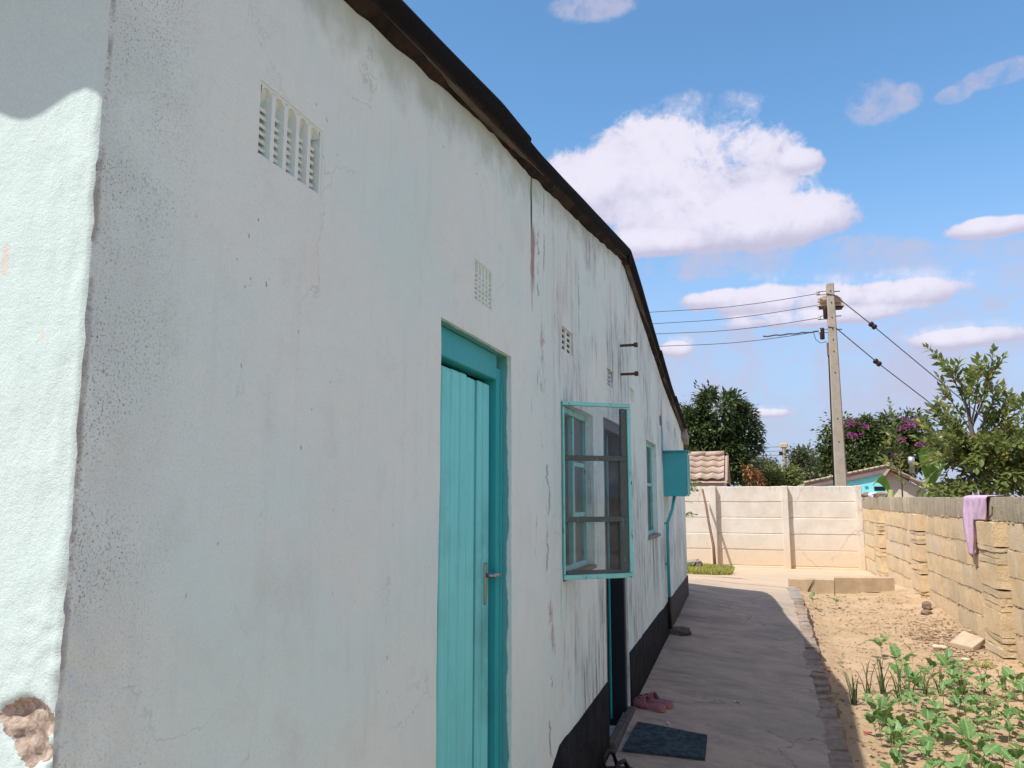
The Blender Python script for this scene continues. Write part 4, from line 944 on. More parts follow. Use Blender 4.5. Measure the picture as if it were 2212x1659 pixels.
# stick leaning on the wall
b = MB(); b.tube([(-.865, 15.75, pz(-.86, 15.7)), (-.885, 15.85, .62), (-.965, 16.0, 1.05), (-1.02, 16.15, 1.40), (-1.085, 16.28, 1.70)], [.030, .026, .024, .022, .020], 8)
tag(b.build('leaning_stick', M_STICK, smooth=True), 'thin reddish wooden stick leaning against the panel wall', 'stick')
b = MB(); b.box((-1.35, 14.3, pz(-1.3, 14.3)+.16), (.62, .25, .03), Euler((.0, -.10, .2)).to_matrix(), jit=.01); sl_ = tag(b.build('plank_step', M_CONC, bevel=.008), 'weathered board raised over the grass beyond the house corner', 'board')
b = MB(); vs, fs = lump((-1.06, 14.3, pz(-1.06, 14.3)+.10), (.07, .09, .13), 4, 2, .4); b.add(vs, fs); tag(b.build('boulder', M_RUBBLE), 'rough boulder among grass beside the panel wall', 'boulder')
# grass by the house corner
def blades(cx, cy, rx, ry, n, h, fn):
    m = MB()
    for _ in range(n):
        a = random.uniform(0, 6.28); r = math.sqrt(random.random()); x, y = cx+rx*r*math.cos(a), cy+ry*r*math.sin(a); z = fn(x, y)-.01
        t = random.uniform(0, 6.28); L = h*random.uniform(.4, 1.1); lx, ly = math.cos(t)*L*.5, math.sin(t)*L*.5; w = .006
        m.add([(x-w*math.sin(t), y+w*math.cos(t), z), (x+w*math.sin(t), y-w*math.cos(t), z), (x+lx*.5, y+ly*.5, z+L*.7), (x+lx, y+ly, z+L*.85)], [(0, 1, 2), (0, 2, 3)])
    return m
m = blades(-1.25, 14.4, .75, 1.3, 6500, .15, pz); m2 = blades(-.85, 15.3, .3, .5, 900, .14, pz); m.add(m2.v, m2.f)
tag(m.build('grass', M_GRASS), kind='stuff')

# ------------------------------------------------------------------ vegetables
def kale_leaf_mesh(seed, L=1.0):
    r = random.Random(seed); m = MB(); rows, cols = 13, 7; P = []
    droop = r.uniform(.25, .8)
    for i in range(rows):
        u = i/(rows-1); w = .33*math.sin(math.pi*min(.98, .08+.90*u)**.85)*(1+(.17 if i % 2 else -.13)+.08*math.sin(i*2.6+seed))+.012
        if u < .06: w = .03
        if u > .97: w = .07
        for j in range(cols):
            s = (j-(cols-1)/2)/((cols-1)/2); ru = (.05*math.sin(i*1.9+j*1.7+seed)+.03*r.uniform(-1, 1))*abs(s)
            P.append((s*w*(1+.10*r.uniform(-1, 1)*abs(s)), .42+u+.06*abs(s)*(1-u), .10*abs(s)*w*2+ru+.42*u*.55-droop*u*u*.75))
    m.grid(P, rows, cols)
    m.tube([(0, 0, 0), (0, .22, .06), (0, .44, .03)], [.030, .022, .016], 5)
    me_o = m; me = bpy.data.meshes.new('leaf'); me.from_pydata(m.v, [], m.f); me.materials.append(M_KALE); me.polygons.foreach_set('use_smooth', [True]*len(me.polygons)); return me
KL = [kale_leaf_mesh(s) for s in range(9)]
smb = MB(); smb.tube([(0, 0, -.02), (.01, .0, .5), (0, .01, 1)], [.013/.2, .011/.2, .007/.2], 6)
me_st = bpy.data.meshes.new('stem'); me_st.from_pydata(smb.v, [], smb.f); me_st.materials.append(M_STEM)
def kale(x, y, h, n, ls, label, group, name='kale_plant'):
    t = thing(name, label, 'kale' if name == 'kale_plant' else 'seedling', (x, y, sz(x, y)-.005), group, random.uniform(0, 6.28))
    s = bpy.data.objects.new('stem', me_st); link(s, t); s.scale = (h*.16, h*.16, h)
    tilt = random.uniform(0, 6.28); s.rotation_euler = (random.uniform(-.12, .12), random.uniform(-.12, .12), 0)
    for i in range(n):
        o = bpy.data.objects.new('leaf', random.choice(KL)); link(o, t)
        f = .45+.55*(i+1)/n; k = ls*random.uniform(.75, 1.15)*(1.0 if i < n-2 else .62)
        o.location = (0, 0, h*f-.01); o.rotation_euler = (random.uniform(.2, 1.05)+(.35 if i >= n-1 else 0), random.uniform(-.25, .25), i*2.4+random.uniform(-.4, .4)); o.scale = (k, k, k)
    return t
KG = 'kale plants growing close together in the near bed'
pts = []
for r_ in range(2400):
    x, y = random.uniform(.60, 1.86), random.uniform(4.35, 6.75)
    if x < .56+.02*(6.2-y): continue
    if y > 6.15 and x < .95: continue
    if all((x-a)**2+(y-b2)**2 > .125**2 for a, b2 in pts): pts.append((x, y))
for (x, y) in pts:
    side = 0 if x < .85 else (2 if x > 1.55 else 1)
    kale(x, y, random.uniform(.11, .23), random.choice((4, 5, 5, 6)), random.uniform(.055, .122), ('leafy kale plant growing along the shadow edge beside the path bricks', 'leafy green kale plant in the middle of the crowded near end of the bed', 'leafy kale plant growing in the strip close to the block wall')[side], ('kale plants along the shadow edge', 'kale plants in the middle of the bed', 'kale plants close to the block wall')[side])
for (x, y, h, n, ls, lab) in ((1.00, 7.05, .17, 5, .13, 'tall kale plant with large dark drooping leaf behind the onions'), (1.32, 6.95, .20, 6, .13, 'tall kale plant with broad leaf at the edge of the crowded bed'),
        (.96, 7.80, .17, 6, .10, 'lone kale plant with a drooping leaf in bare soil, casting a small shadow')):
    kale(x, y, h, n, ls, lab, None)
for (x, y, h, n, ls, lab) in ((1.16, 7.55, .15, 3, .07, 'thin upright seedling next to the pale corn cob'), (1.40, 7.50, .15, 3, .075, 'pale stemmed seedling between corn cob and broken slab'),
        (.60, 7.33, .11, 3, .05, 'small seedling at the shadow edge beside the path bricks'), (.89, 7.42, .06, 2, .05, 'tiny two leaved seedling in front of the lone kale plant'),
        (.54, 10.1, .17, 5, .07, 'pale seedling near the cracked kerb slab'), (.80, 10.3, .16, 5, .07, 'pale leaning seedling in the middle below the kerb slabs'), (1.13, 10.9, .08, 3, .05, 'small seedling under the longer kerb slab'), (1.30, 10.5, .10, 3, .05, 'sparse seedling nearest the far ragged pier')):
    kale(x, y, h, n, ls, lab, None, 'seedling')
OG = 'onion plants in a row behind the kale'
for (x, y, n, h) in ((.565, 6.22, 16, .22), (.70, 6.62, 6, .26), (.80, 6.60, 17, .27), (.90, 6.52, 9, .25), (.98, 6.60, 5, .2), (1.10, 6.68, 7, .22), (1.20, 6.66, 6, .21), (1.36, 6.80, 6, .22), (1.52, 6.85, 6, .2), (1.66, 6.9, 6, .18)):
    m = MB(); z = sz(x, y)-.01
    for i in range(n):
        a = random.uniform(0, 6.28); L = h*random.uniform(.5, 1.1); le = random.uniform(.1, .5)*L; bx, by = x+.015*math.cos(a*3), y+.015*math.sin(a*3)
        m.tube([(bx, by, z), (bx+le*.25*math.cos(a), by+le*.25*math.sin(a), z+L*.5), (bx+le*.6*math.cos(a), by+le*.6*math.sin(a), z+L*.85), (bx+le*math.cos(a), by+le*math.sin(a), z+L)], [.0035, .0035, .0025, .0006], 5)
    lab = {.565: 'onion tuft standing half in shadow beside the path bricks', .80: 'tallest and densest green onion tuft, in front of the lone kale plant'}.get(x, 'thin leaved sparse onion tuft in the row behind the kale')
    tag(m.build('onion_plant', M_ONION, smooth=True), lab, 'onion', OG)
# litter, twigs, clods
m = MB()
for _ in range(2600):
    if random.random() < .5: x, y = random.gauss(1.62, .18), random.gauss(8.6, .7)
    else: x, y = random.uniform(.42, 1.9), random.uniform(4.5, 11.1)
    if not (.42 < x < 1.90 and 4.4 < y < 11.1): continue
    z = sz(x, y)+.003; a = random.uniform(0, 6.28); L = random.uniform(.006, .024); w = L*random.uniform(.15, .5); c_, s_ = math.cos(a), math.sin(a); t = random.uniform(0, .012)
    m.add([(x-c_*L, y-s_*L, z), (x+s_*w, y-c_*w, z+t), (x+c_*L, y+s_*L, z+t*.6), (x-s_*w, y+c_*w, z+t*.3)], [(0, 1, 2, 3)])
for _ in range(90):
    x, y = (random.gauss(1.6, .2), random.gauss(8.5, .8)) if random.random() < .7 else (random.uniform(.5, 1.85), random.uniform(5, 11))
    if not (.42 < x < 1.9): continue
    a = random.uniform(-.6, .6); L = random.uniform(.03, .12); z = sz(x, y)+.008
    m.tube([(x, y, z), (x+L*.5*math.cos(a), y+L*.5*math.sin(a), z+.006), (x+L*math.cos(a), y+L*math.sin(a), sz(x, y)+.006)], .0028, 4)
tag(m.build('litter', M_LITTER), kind='stuff')
m = MB()
for i in range(700):
    x, y = random.uniform(.45, 1.9), random.uniform(4.5, 11.1); r = random.uniform(.004, .014)*(1.6 if random.random() < .06 else 1)
    vs, fs = lump((x, y, sz(x, y)+r*.2), (r*1.2, r, r*.7), i, 1, .5); m.add(vs, fs)
tag(m.build('clods', M_SOIL), kind='stuff')
def solo(name, c, r, seed, mat, lab, cat, sub=2, amp=.35):
    m = MB(); vs, fs = lump(c, r, seed, sub, amp); m.add(vs, fs); return tag(m.build(name, mat), lab, cat)
solo('stone', (1.76, 10.25, sz(1.76, 10.25)+.05), (.055, .06, .05), 3, M_RUBBLE, 'dark brown stone at the foot of the middle ragged pier', 'stone')
solo('stone', (1.72, 10.05, sz(1.72, 10.05)+.02), (.06, .06, .035), 9, M_RUBBLE, 'low brown stone in front of the darker stone by the pier', 'stone')
m = MB(); m.box((1.74, 8.30, sz(1.74, 8.30)+.035), (.17, .25, .055), Euler((.10, -.62, .5)).to_matrix(), jit=.02); tag(m.build('broken_slab', simple('slab cement', (.52, .40, .28), .95, .2, 9, .7, .006), bevel=.006), 'broken tilted cement slab lying against the foot of the block wall', 'slab')
m = MB(); z_ = sz(1.535, 8.35)+.018; m.tube([(1.46, 8.38, z_), (1.475, 8.375, z_), (1.53, 8.35, z_), (1.575, 8.33, z_)], [.012, .02, .021, .015], 10); tag(m.build('corn_cob', M_COB, smooth=True), 'bleached pale corn cob lying on the soil', 'corn cob')
m = MB(); z_ = sz(1.62, 7.85)+.014; m.tube([(1.59, 7.87, z_), (1.62, 7.855, z_), (1.65, 7.84, z_)], [.012, .017, .010], 8); tag(m.build('corn_cob', M_COB, smooth=True), 'short stub of corn cob nearer the block wall', 'corn cob')
for (x, y, mt, lab) in ((.58, 5.62, M_REDP, 'red wrapper scrap beside the shaded path bricks'), (.78, 4.75, M_REDP, 'red and white wrapper under the nearest kale'), (1.02, 4.85, M_YEL, 'yellow wrapper scrap among the nearest kale')):
    m = MB(); P = []
    for i in range(6):
        for j in range(4): P.append((x+.05*(i/5-.5), y+.03*(j/3-.5), sz(x, y)+.012+.012*nz((i*.7, j*.7, x), 1.3)))
    m.grid(P, 6, 4); tag(m.build('wrapper', mt), lab, 'wrapper')
m = MB()
for i in range(26):
    a = random.uniform(0, 6.28); L = random.uniform(.05, .10); x, y = 1.66+.02*math.cos(a), 7.55+.02*math.sin(a); z = sz(x, y)
    m.tube([(x, y, z), (x+L*.6*math.cos(a), y+L*.6*math.sin(a), z+.04), (x+L*math.cos(a), y+L*math.sin(a), z+.015)], [.003, .0035, .001], 4)
tag(m.build('weed', M_GRASS), 'low spreading dry weed by the foot of the near pier', 'weed')

# ------------------------------------------------------------------ foliage helpers
def leaf_cloud(name, mat, parent, pts, dirs, size, width=.38, fold=True, jit=.25, stuff=False):
    """many leaf shaped faces as one mesh: pts (n,3), dirs (n,3) leaf axes"""
    n = len(pts); pts = np.asarray(pts, float); d = np.asarray(dirs, float); d /= np.linalg.norm(d, axis=1, keepdims=True)+1e-9
    up = rng.normal(0, .55, (n, 3)); up[:, 2] += 1.0; s = np.cross(d, up); s /= np.linalg.norm(s, axis=1, keepdims=True)+1e-9
    nn = np.cross(s, d); L = size*(1+jit*rng.uniform(-1, 1, n))[:, None]; w = L*width*.5
    V0 = pts; V1 = pts+d*L*.45+s*w+nn*L*.06; V2 = pts+d*L-nn*L*.10; V3 = pts+d*L*.45-s*w+nn*L*.06; V4 = pts+d*L*.5
    vs = np.stack([V0, V1, V2, V3, V4], 1).reshape(-1, 3)
    if parent is not None: vs = vs-np.array(ORI[parent])
    k = np.arange(n)*5
    fs = np.concatenate([np.stack([k, k+4, k+1], 1), np.stack([k+1, k+4, k+2], 1), np.stack([k+2, k+4, k+3], 1), np.stack([k+3, k+4, k], 1)])
    me = bpy.data.meshes.new(name); me.vertices.add(len(vs)); me.vertices.foreach_set('co', vs.ravel())
    me.loops.add(fs.size); me.loops.foreach_set('vertex_index', fs.ravel()); me.polygons.add(len(fs)); me.polygons.foreach_set('loop_start', np.arange(len(fs))*3)
    me.update(calc_edges=True); me.materials.append(mat); o = bpy.data.objects.new(name, me); link(o, parent)
    if stuff: o['kind'] = 'stuff'
    return o
def crown(lobes, nclump, per, cr, hollow=.45):
    """leaf points in clumps spread over ellipsoid lobes (centre, radii)"""
    P, D = [], []
    vol = np.array([r[0]*r[1]*r[2] for c, r in lobes])**.67; cnt = np.maximum(1, (nclump*vol/vol.sum()).astype(int))
    for (c, r), k in zip(lobes, cnt):
        u = rng.normal(size=(k, 3)); u /= np.linalg.norm(u, axis=1, keepdims=True); rad = rng.uniform(hollow, 1.0, k)**.6
        cc = np.array(c)+u*rad[:, None]*np.array(r)
        for q, uu in zip(cc, u):
            m = int(per*rng.uniform(.5, 1.5)); o = rng.normal(0, cr*rng.uniform(.5, 1.1), (m, 3)); o[:, 2] *= .75
            P.append(q+o); dd = o/cr*.7+uu*.5+rng.normal(0, .5, (m, 3)); dd[:, 2] -= .35; D.append(dd)
    return np.concatenate(P), np.concatenate(D)
def tree(name, label, cat, base, lobes, mat, nclump, per, cr, size, width=.4, group=None, trunk=.16, hollow=.45, extra=None):
    t = thing(name, label, cat, base, group)
    b = MB(); top = Vector(lobes[0][0]); bs = Vector(base); mid = bs.lerp(top, .45)+Vector((random.uniform(-.2, .2), 0, 0))
    b.tube([bs-Vector((0, 0, .2)), bs.lerp(mid, .5), mid, top], [trunk*1.2, trunk, trunk*.8, trunk*.4], 8)
    for c, r in lobes[1:]: b.tube([mid, mid.lerp(Vector(c), .6)+Vector((0, 0, -.15)), Vector(c)], [trunk*.6, trunk*.4, trunk*.15], 6)
    b.build('trunk', M_BARK, t, True)
    P, D = crown(lobes, nclump, per, cr, hollow); leaf_cloud('crown', mat, t, P, D, size, width)
    if extra: extra(t)
    return t
def A(px, py, Y): return tuple(at(px, py, Y))
def lob(px, py, rx, ry, Y, rd=None):
    d = Y/.955; k = d/1713; return (A(px, py, Y), (rx*k, (rd or rx)*k, ry*k))
# big dark tree behind the tiled shed
tree('mango_tree', 'large rounded dark green tree rising behind the tiled shed', 'tree', (-1.7, 40, 0),
     [lob(1545, 985, 58, 50, 40), lob(1548, 900, 58, 48, 40), lob(1500, 935, 34, 50, 39.5), lob(1605, 925, 26, 30, 40.3), lob(1615, 968, 20, 12, 40.2), lob(1580, 1010, 30, 36, 39.5), lob(1510, 1010, 40, 40, 39), lob(1628, 925, 12, 16, 40), lob(1585, 875, 18, 18, 40)],
     M_MANGO, 200, 95, .26, .30, .36, trunk=.25, hollow=.7)
tree('tree', 'wide feathery grey green tree far off between the dark tree and the distant pole', 'tree', (1.0, 70, 0), [lob(1632, 1000, 30, 6, 70), lob(1652, 1006, 24, 6, 70)], M_GREY, 60, 40, .35, .3, .35, trunk=.2)
tree('shrub', 'dry orange red shrub at the right foot of the dark tree', 'shrub', (-.35, 37, .5), [lob(1630, 1034, 12, 16, 37), lob(1620, 1018, 10, 10, 37)], M_RED, 22, 20, .12, .16, .5, trunk=.05)
tree('tree', 'yellow green bushy tree in front of the distant lamp pole', 'tree', (1.2, 43, 0), [lob(1668, 1042, 32, 22, 43), lob(1702, 1030, 26, 18, 43.5), lob(1640, 1045, 26, 18, 43)], M_LIGHTL, 190, 34, .2, .22, .42, trunk=.15)
tree('tree', 'grey green tree with bare upper twigs right of the distant lamp pole', 'tree', (2.5, 46, 0), [lob(1745, 1012, 28, 32, 46), lob(1728, 992, 18, 20, 46), lob(1752, 1035, 26, 20, 45.5), lob(1740, 985, 14, 12, 46)], M_GREY, 150, 34, .2, .22, .4, trunk=.15)
tree('bush', 'small far bush in the gap left of the turquoise house', 'bush', (4.7, 58, 0), [lob(1790, 1030, 18, 14, 58)], M_GREY, 40, 40, .3, .3, .45, trunk=.1)
def flowers(t):
    P, D = [], []
    for (px, py, r, k) in ((1838, 914, 14, 90), (1846, 940, 14, 110), (1968, 918, 13, 120), (1950, 925, 9, 50), (1990, 960, 10, 50), (1948, 948, 6, 30), (1936, 985, 8, 40), (1955, 905, 8, 30), (1870, 922, 8, 30), (1978, 905, 6, 20)):
        c = np.array(A(px, py, 34.0)); k = int(k*.6); q = rng.normal(0, r*.5*34/1713, (k, 3)); q[:, 2] *= .5; P.append(c+q); D.append(rng.normal(size=(k, 3)))
    leaf_cloud('flowers', M_FLOW, t, np.concatenate(P), np.concatenate(D), .10, .8, stuff=True)
tree('bougainvillea_tree', 'broad dark tree covered with magenta bougainvillea flowers', 'tree', (4.3, 36, 0),
     [lob(1860, 965, 52, 42, 36), lob(1815, 935, 30, 28, 36), lob(1800, 985, 24, 36, 36), lob(1915, 950, 50, 45, 36.3), lob(1965, 930, 38, 34, 36.5), lob(1880, 1000, 70, 30, 35.5), lob(1830, 1000, 40, 30, 36), lob(1950, 980, 50, 40, 36), lob(1870, 925, 26, 18, 36)],
     M_BOUG, 420, 52, .2, .19, .5, trunk=.22, hollow=.5, extra=flowers)

# ------------------------------------------------------------------ houses beyond
shd = thing('tiled_shed', 'small cream shed with a pink tiled roof behind the panel wall', 'shed', (-1.3, 19.8, 0))
mb = MB(); xr = A(1566, 1040, 19.6)[0]-.02
mb.box(((-3.2+xr)/2, 20.3, .98), (xr+3.2, 1.6, 1.96)); mb.add([(xr-.03, 19.5, 1.96), (xr-.03, 21.1, 1.96), (xr-.03, 20.3, 2.52)], [(0, 1, 2)]); mb.build('wall', M_CREAM, shd)
rf = bpy.data.objects.new('roof', None); link(rf, shd); ORI[rf] = ORI[shd]
e0, e1 = Vector((0, 19.38, 1.93)), Vector((0, 20.3, 2.55)); rows, cw = 4, .27
mt_ = None
for r in range(rows):
    for c_ in range(9):
        xc = xr-.13-cw*c_-(.0 if r % 2 else .0)
        a = e0.lerp(e1, r/rows); b2 = e0.lerp(e1, (r+1.12)/rows); m = MB(); P = []
        for j in range(8):
            u = j/7; x = xc+cw*(u-.5); w = .030*math.cos(2*math.pi*u)
            for p, dz in ((a, .020), (b2, -.006)): P.append((x, p.y, p.z+w*.6+dz+.03))
        n_ = len(P); m.grid(P, 8, 2); m.grid([(x, y, z-.018) for x, y, z in P], 8, 2)
        for j in range(7): m.f.append((2*j, 2*j+2, n_+2*j+2, n_+2*j))
        o = m.build('roof_tile', M_TILE, rf, True); o.rotation_euler = (0, 0, random.uniform(-.0006, .0006))
for c_ in range(6):
    m = MB(); xc = xr-.22-.44*c_; m.tube([(xc-.23, 20.3, 2.59), (xc+.22, 20.3, 2.605)], .075, 10); m.build('ridge_tile', M_TILE, rf, True)
m = MB(); m.add([(xr+.10, 19.36, 1.88), (xr+.10, 20.3, 2.56), (-3.3, 20.3, 2.56), (-3.3, 19.36, 1.88), (xr+.10, 21.3, 1.88), (-3.3, 21.3, 1.88)], [(0, 1, 2, 3), (1, 4, 5, 2)]); m.build('roof_deck', M_TILE, rf)
m = MB(); m.box((xr+.08, 19.85, 2.21), (.025, 1.14, .08), Matrix.Rotation(.596, 3, 'X')); m.build('barge_board', M_FASCIA, rf)

tq_ = thing('turquoise_house', 'bright turquoise house with a low brown roof beyond the panel wall', 'house', (3, 28, 0))
YT = 28.0; la, lb = A(1752, 1046, YT), A(1906, 1014, YT); wr = A(1918, 1070, YT)
def roofz(x): return la[2]+(lb[2]-la[2])*(x-la[0])/(lb[0]-la[0])
mb = MB(); x0, x1_ = la[0]+.15, wr[0]; mb.add([(x0, YT, 0), (x1_, YT, 0), (x1_, YT, roofz(x1_)-.12), (x0, YT, roofz(x0)-.12), (x0, YT+5, 0), (x1_, YT+5, 0), (x1_, YT+5, roofz(x1_)-.12), (x0, YT+5, roofz(x0)-.12)], [(0, 1, 2, 3), (1, 5, 6, 2), (4, 0, 3, 7), (5, 4, 7, 6)]); mb.build('wall', M_TQW, tq_)
mb = MB(); L_ = Vector((lb[0]+.25-la[0]+.2, 0, roofz(lb[0]+.25)-roofz(la[0]-.2)))
mb.add([(la[0]-.2, YT-.07, roofz(la[0]-.2)), (lb[0]+.25, YT-.07, roofz(lb[0]+.25)), (lb[0]+.25, YT+5.4, roofz(lb[0]+.25)), (la[0]-.2, YT+5.4, roofz(la[0]-.2)),
        (la[0]-.2, YT-.07, roofz(la[0]-.2)+.075), (lb[0]+.25, YT-.07, roofz(lb[0]+.25)+.075), (lb[0]+.25, YT+5.4, roofz(lb[0]+.25)+.075), (la[0]-.2, YT+5.4, roofz(la[0]-.2)+.075)],
       [(3, 2, 1, 0), (4, 5, 6, 7), (0, 1, 5, 4), (1, 2, 6, 5), (2, 3, 7, 6), (3, 0, 4, 7)]); mb.build('roof', M_TILE2, tq_)
mb = MB(); mb.add([(la[0]-.2, YT-.095, roofz(la[0]-.2)-.13), (lb[0]+.25, YT-.095, roofz(lb[0]+.25)-.13), (lb[0]+.25, YT-.095, roofz(lb[0]+.25)+.0), (la[0]-.2, YT-.095, roofz(la[0]-.2)+.0), (la[0]-.2, YT-.072, roofz(la[0]-.2)-.13), (lb[0]+.25, YT-.072, roofz(lb[0]+.25)-.13), (lb[0]+.25, YT-.072, roofz(lb[0]+.25)), (la[0]-.2, YT-.072, roofz(la[0]-.2))], [(0, 1, 2, 3), (7, 6, 5, 4), (0, 4, 5, 1), (1, 5, 6, 2)]); mb.build('fascia', M_FASCIA, tq_)
for i in range(16):
    u = (i+.5)/16; x = la[0]-.2+(lb[0]+.45-la[0])*u; m = MB(); m.tube([(x-.11, YT-.1, roofz(x-.11)+.10), (x+.10, YT-.1, roofz(x+.1)+.10)], .045, 6); m.build('verge_tile', M_TILE2, tq_)
wa, wb = A(1888, 1051, YT), A(1914, 1060, YT)
mb = MB(); mb.box(((wa[0]+wb[0])/2, YT-.01, (wa[2]+wb[2])/2), (wb[0]-wa[0], .04, wa[2]-wb[2])); w_ = mb.build('window', M_DARK, tq_)
mb = MB(); mb.box(((wa[0]+wb[0])/2, YT-.03, wb[2]-.05), (wb[0]-wa[0]+.1, .10, .07)); mb.build('window_sill', M_TQW, tq_)
wa, wb = A(1902, 1066, YT), A(1914, 1074, YT); mb = MB(); mb.box(((wa[0]+wb[0])/2, YT-.01, (wa[2]+wb[2])/2), (wb[0]-wa[0], .04, wa[2]-wb[2])); mb.build('window', M_DARK, tq_)
va = A(1869, 1052, YT); mb = MB(); [mb.box((va[0]+i*.035, YT-.012, va[2]), (.022, .024, .07)) for i in range(3)]; mb.build('air_vent', M_TQD, tq_)

YC = 20.0; ap = A(1922, 1009, YC); xl = A(1913, 1060, YC)[0]; xe = A(2010, 1062, YC)[0]
crm = thing('cream_house', 'cream house with wavy pale tiled roof and metal flue behind the fruit tree', 'house', (xl, YC, 0), None, -.19)
mb = MB(); mb.add([(xl, YC, 0), (xe-.15, YC, 0), (xe-.15, YC, 1.72), (ap[0]+.02, YC, ap[2]-.10), (xl, YC, ap[2]-.18), (xl, YC+4.5, 0), (xl, YC+4.5, ap[2]-.18), (xe-.15, YC+4.5, 0), (xe-.15, YC+4.5, 1.72)], [(0, 1, 2, 3, 4), (5, 0, 4, 6), (1, 7, 8, 2)]); mb.build('wall', M_CREAM, crm)
rf = bpy.data.objects.new('roof', None); link(rf, crm); ORI[rf] = ORI[crm]
for r in range(4):      # courses of tiles, ridge running away from the camera
    u0, u1 = r/4, (r+1.08)/4
    for q in range(10):
        ya = YC-.28+q*.48; m = MB(); P = []
        for j in range(9):
            t_ = j/8; y = ya+t_*.47
            for u, dz in ((u0, 0.0), (u1, .028)):
                x = ap[0]-.05+(xe-ap[0]+.12)*u; z = ap[2]+.02+(1.66-ap[2])*u; P.append((x, y, z+.035*math.cos(2*math.pi*t_*2)+dz))
        n_ = len(P); m.grid(P, 9, 2); m.grid([(x, y, z-.03) for x, y, z in P], 9, 2)
        for j in range(8): m.f.append((2*j+1, 2*j+3, n_+2*j+3, n_+2*j+1))
        m.f.append((0, 1, n_+1, n_)); m.build('roof_tile', M_TILE, rf, True)
m = MB()
for q in range(12): m.tube([(ap[0]-.02, YC-.28+q*.40, ap[2]+.045), (ap[0]-.02, YC+.13+q*.40, ap[2]+.065)], .055, 8)
m.build('ridge_tiles', M_TILE, rf, True)
m = MB(); m.add([(xl-.07, YC-.25, ap[2]-.24), (ap[0], YC-.25, ap[2]+.0), (ap[0], YC+4.6, ap[2]), (xl-.07, YC+4.6, ap[2]-.24)], [(0, 1, 2, 3)]); o = m.build('rear_slope', M_TILE2, rf); s_ = o.modifiers.new('t', 'SOLIDIFY'); s_.thickness = .05
fl = A(1941, 1010, YC+1.5); mb = MB(); mb.lathe((fl[0], YC+1.5, fl[2]-.15), [(.055, 0), (.055, .22), (.075, .225), (.075, .40)], 12); mb.build('flue', M_GALV, crm, True)
# banana leaf and sapling between the walls and the houses
def banana(name, lab, base, tips, W):
    t = thing(name, lab, 'banana plant', base)
    b = MB(); b.tube([Vector(base), Vector(base)+Vector((.0, .0, 1.2))], [.07, .05], 8); b.build('stalk', M_STEM, t, True)
    top = Vector(base)+Vector((0, 0, 1.15))
    for tp in tips:
        m = MB(); P = []; tp = Vector(tp); N = 10; side = (tp-top).cross(Vector((0, 1, .2))).normalized()
        for i in range(N+1):
            u = i/N; c = top.lerp(tp, u)+Vector((0, 0, .22*math.sin(math.pi*u))); w = W*math.sin(math.pi*min(.97, u*.9+.08))
            P += [tuple(c-side*w+Vector((0, 0, -.03))), tuple(c), tuple(c+side*w+Vector((0, 0, -.03)))]
        m.grid(P, N+1, 3); m.build('leaf', M_BANANA, t)
banana('banana_plant', 'single bright green banana leaf in front of the turquoise house', (A(1925, 1075, 18.6)[0], 18.6, 0.5), [A(1886, 1046, 18.4)], .10)
banana('banana_plant', 'banana plant with torn leaves left of the leafy fruit tree', (A(2010, 1060, 17)[0], 17, .6), [A(1996, 962, 16.8), A(2008, 1000, 16.8), A(2054, 985, 17.2), A(2030, 1010, 16.6)], .13)

# ------------------------------------------------------------------ leafy fruit tree behind the block wall
gt = thing('fruit_tree', 'leafy yellow green fruit tree leaning over the block wall', 'tree', (A(2128, 1075, 13)[0], 13, .1))
LP, LD = [], []; br = MB()
def limb(a, b, r0, r1, bow=.1, n=7):
    a, b = Vector(a), Vector(b); o = Vector((random.uniform(-1, 1), random.uniform(-1, 1), random.uniform(-.3, .6)))*bow*(b-a).length
    pts = [a.lerp(b, i/(n-1))+o*math.sin(math.pi*i/(n-1)) for i in range(n)]; br.tube(pts, [r0+(r1-r0)*i/(n-1) for i in range(n)], 6); return pts
def leaves_on(pts, start, step, k=1.0):
    acc = 0; L = 0
    for p, q in zip(pts[:-1], pts[1:]): L += (q-p).length
    s = L*start; rot = random.uniform(0, 6.28)
    while s < L:
        acc = 0
        for p, q in zip(pts[:-1], pts[1:]):
            l = (q-p).length
            if acc+l >= s: c = p.lerp(q, (s-acc)/l); t = (q-p).normalized(); break
            acc += l
        else: break
        a = t.cross(Vector((0, 0, 1)) if abs(t.z) < .95 else Vector((1, 0, 0))).normalized(); b = t.cross(a)
        for sg in (1, -1):
            dd = (a*math.cos(rot)+b*math.sin(rot))*sg
            LP.append(c); LD.append(dd*.85+t*.75+Vector((0, 0, .05))+Vector((random.gauss(0, .15), random.gauss(0, .15), random.gauss(0, .15))))
        rot += 1.57+random.uniform(-.3, .3); s += step
    LP.append(pts[-1]); LD.append((pts[-1]-pts[-2]).normalized())
trunk_pts = [Vector(A(2130, 1140, 13)), Vector(A(2122, 1040, 13)), Vector(A(2112, 980, 13)), Vector(A(2098, 925, 13)), Vector(A(2090, 880, 13))]
trunk_pts[0].z = .0; br.tube(trunk_pts, [.06, .05, .04, .03, .02], 8)
tips = [(2026, 770, 2075, 880), (2061, 793, 2085, 890), (2090, 810, 2092, 890), (2114, 788, 2100, 890), (2145, 758, 2110, 900), (2167, 772, 2118, 905), (2165, 843, 2118, 930), (2038, 845, 2085, 920), (2011, 880, 2085, 935), (2024, 865, 2080, 930), (2190, 868, 2120, 950), (2213, 856, 2130, 960), (2026, 912, 2095, 960), (1998, 924, 2090, 975), (2060, 905, 2095, 950), (1984, 947, 2090, 985), (2050, 930, 2095, 975), (2140, 900, 2110, 950), (2180, 910, 2120, 970), (2215, 920, 2125, 985), (2235, 890, 2130, 975)]
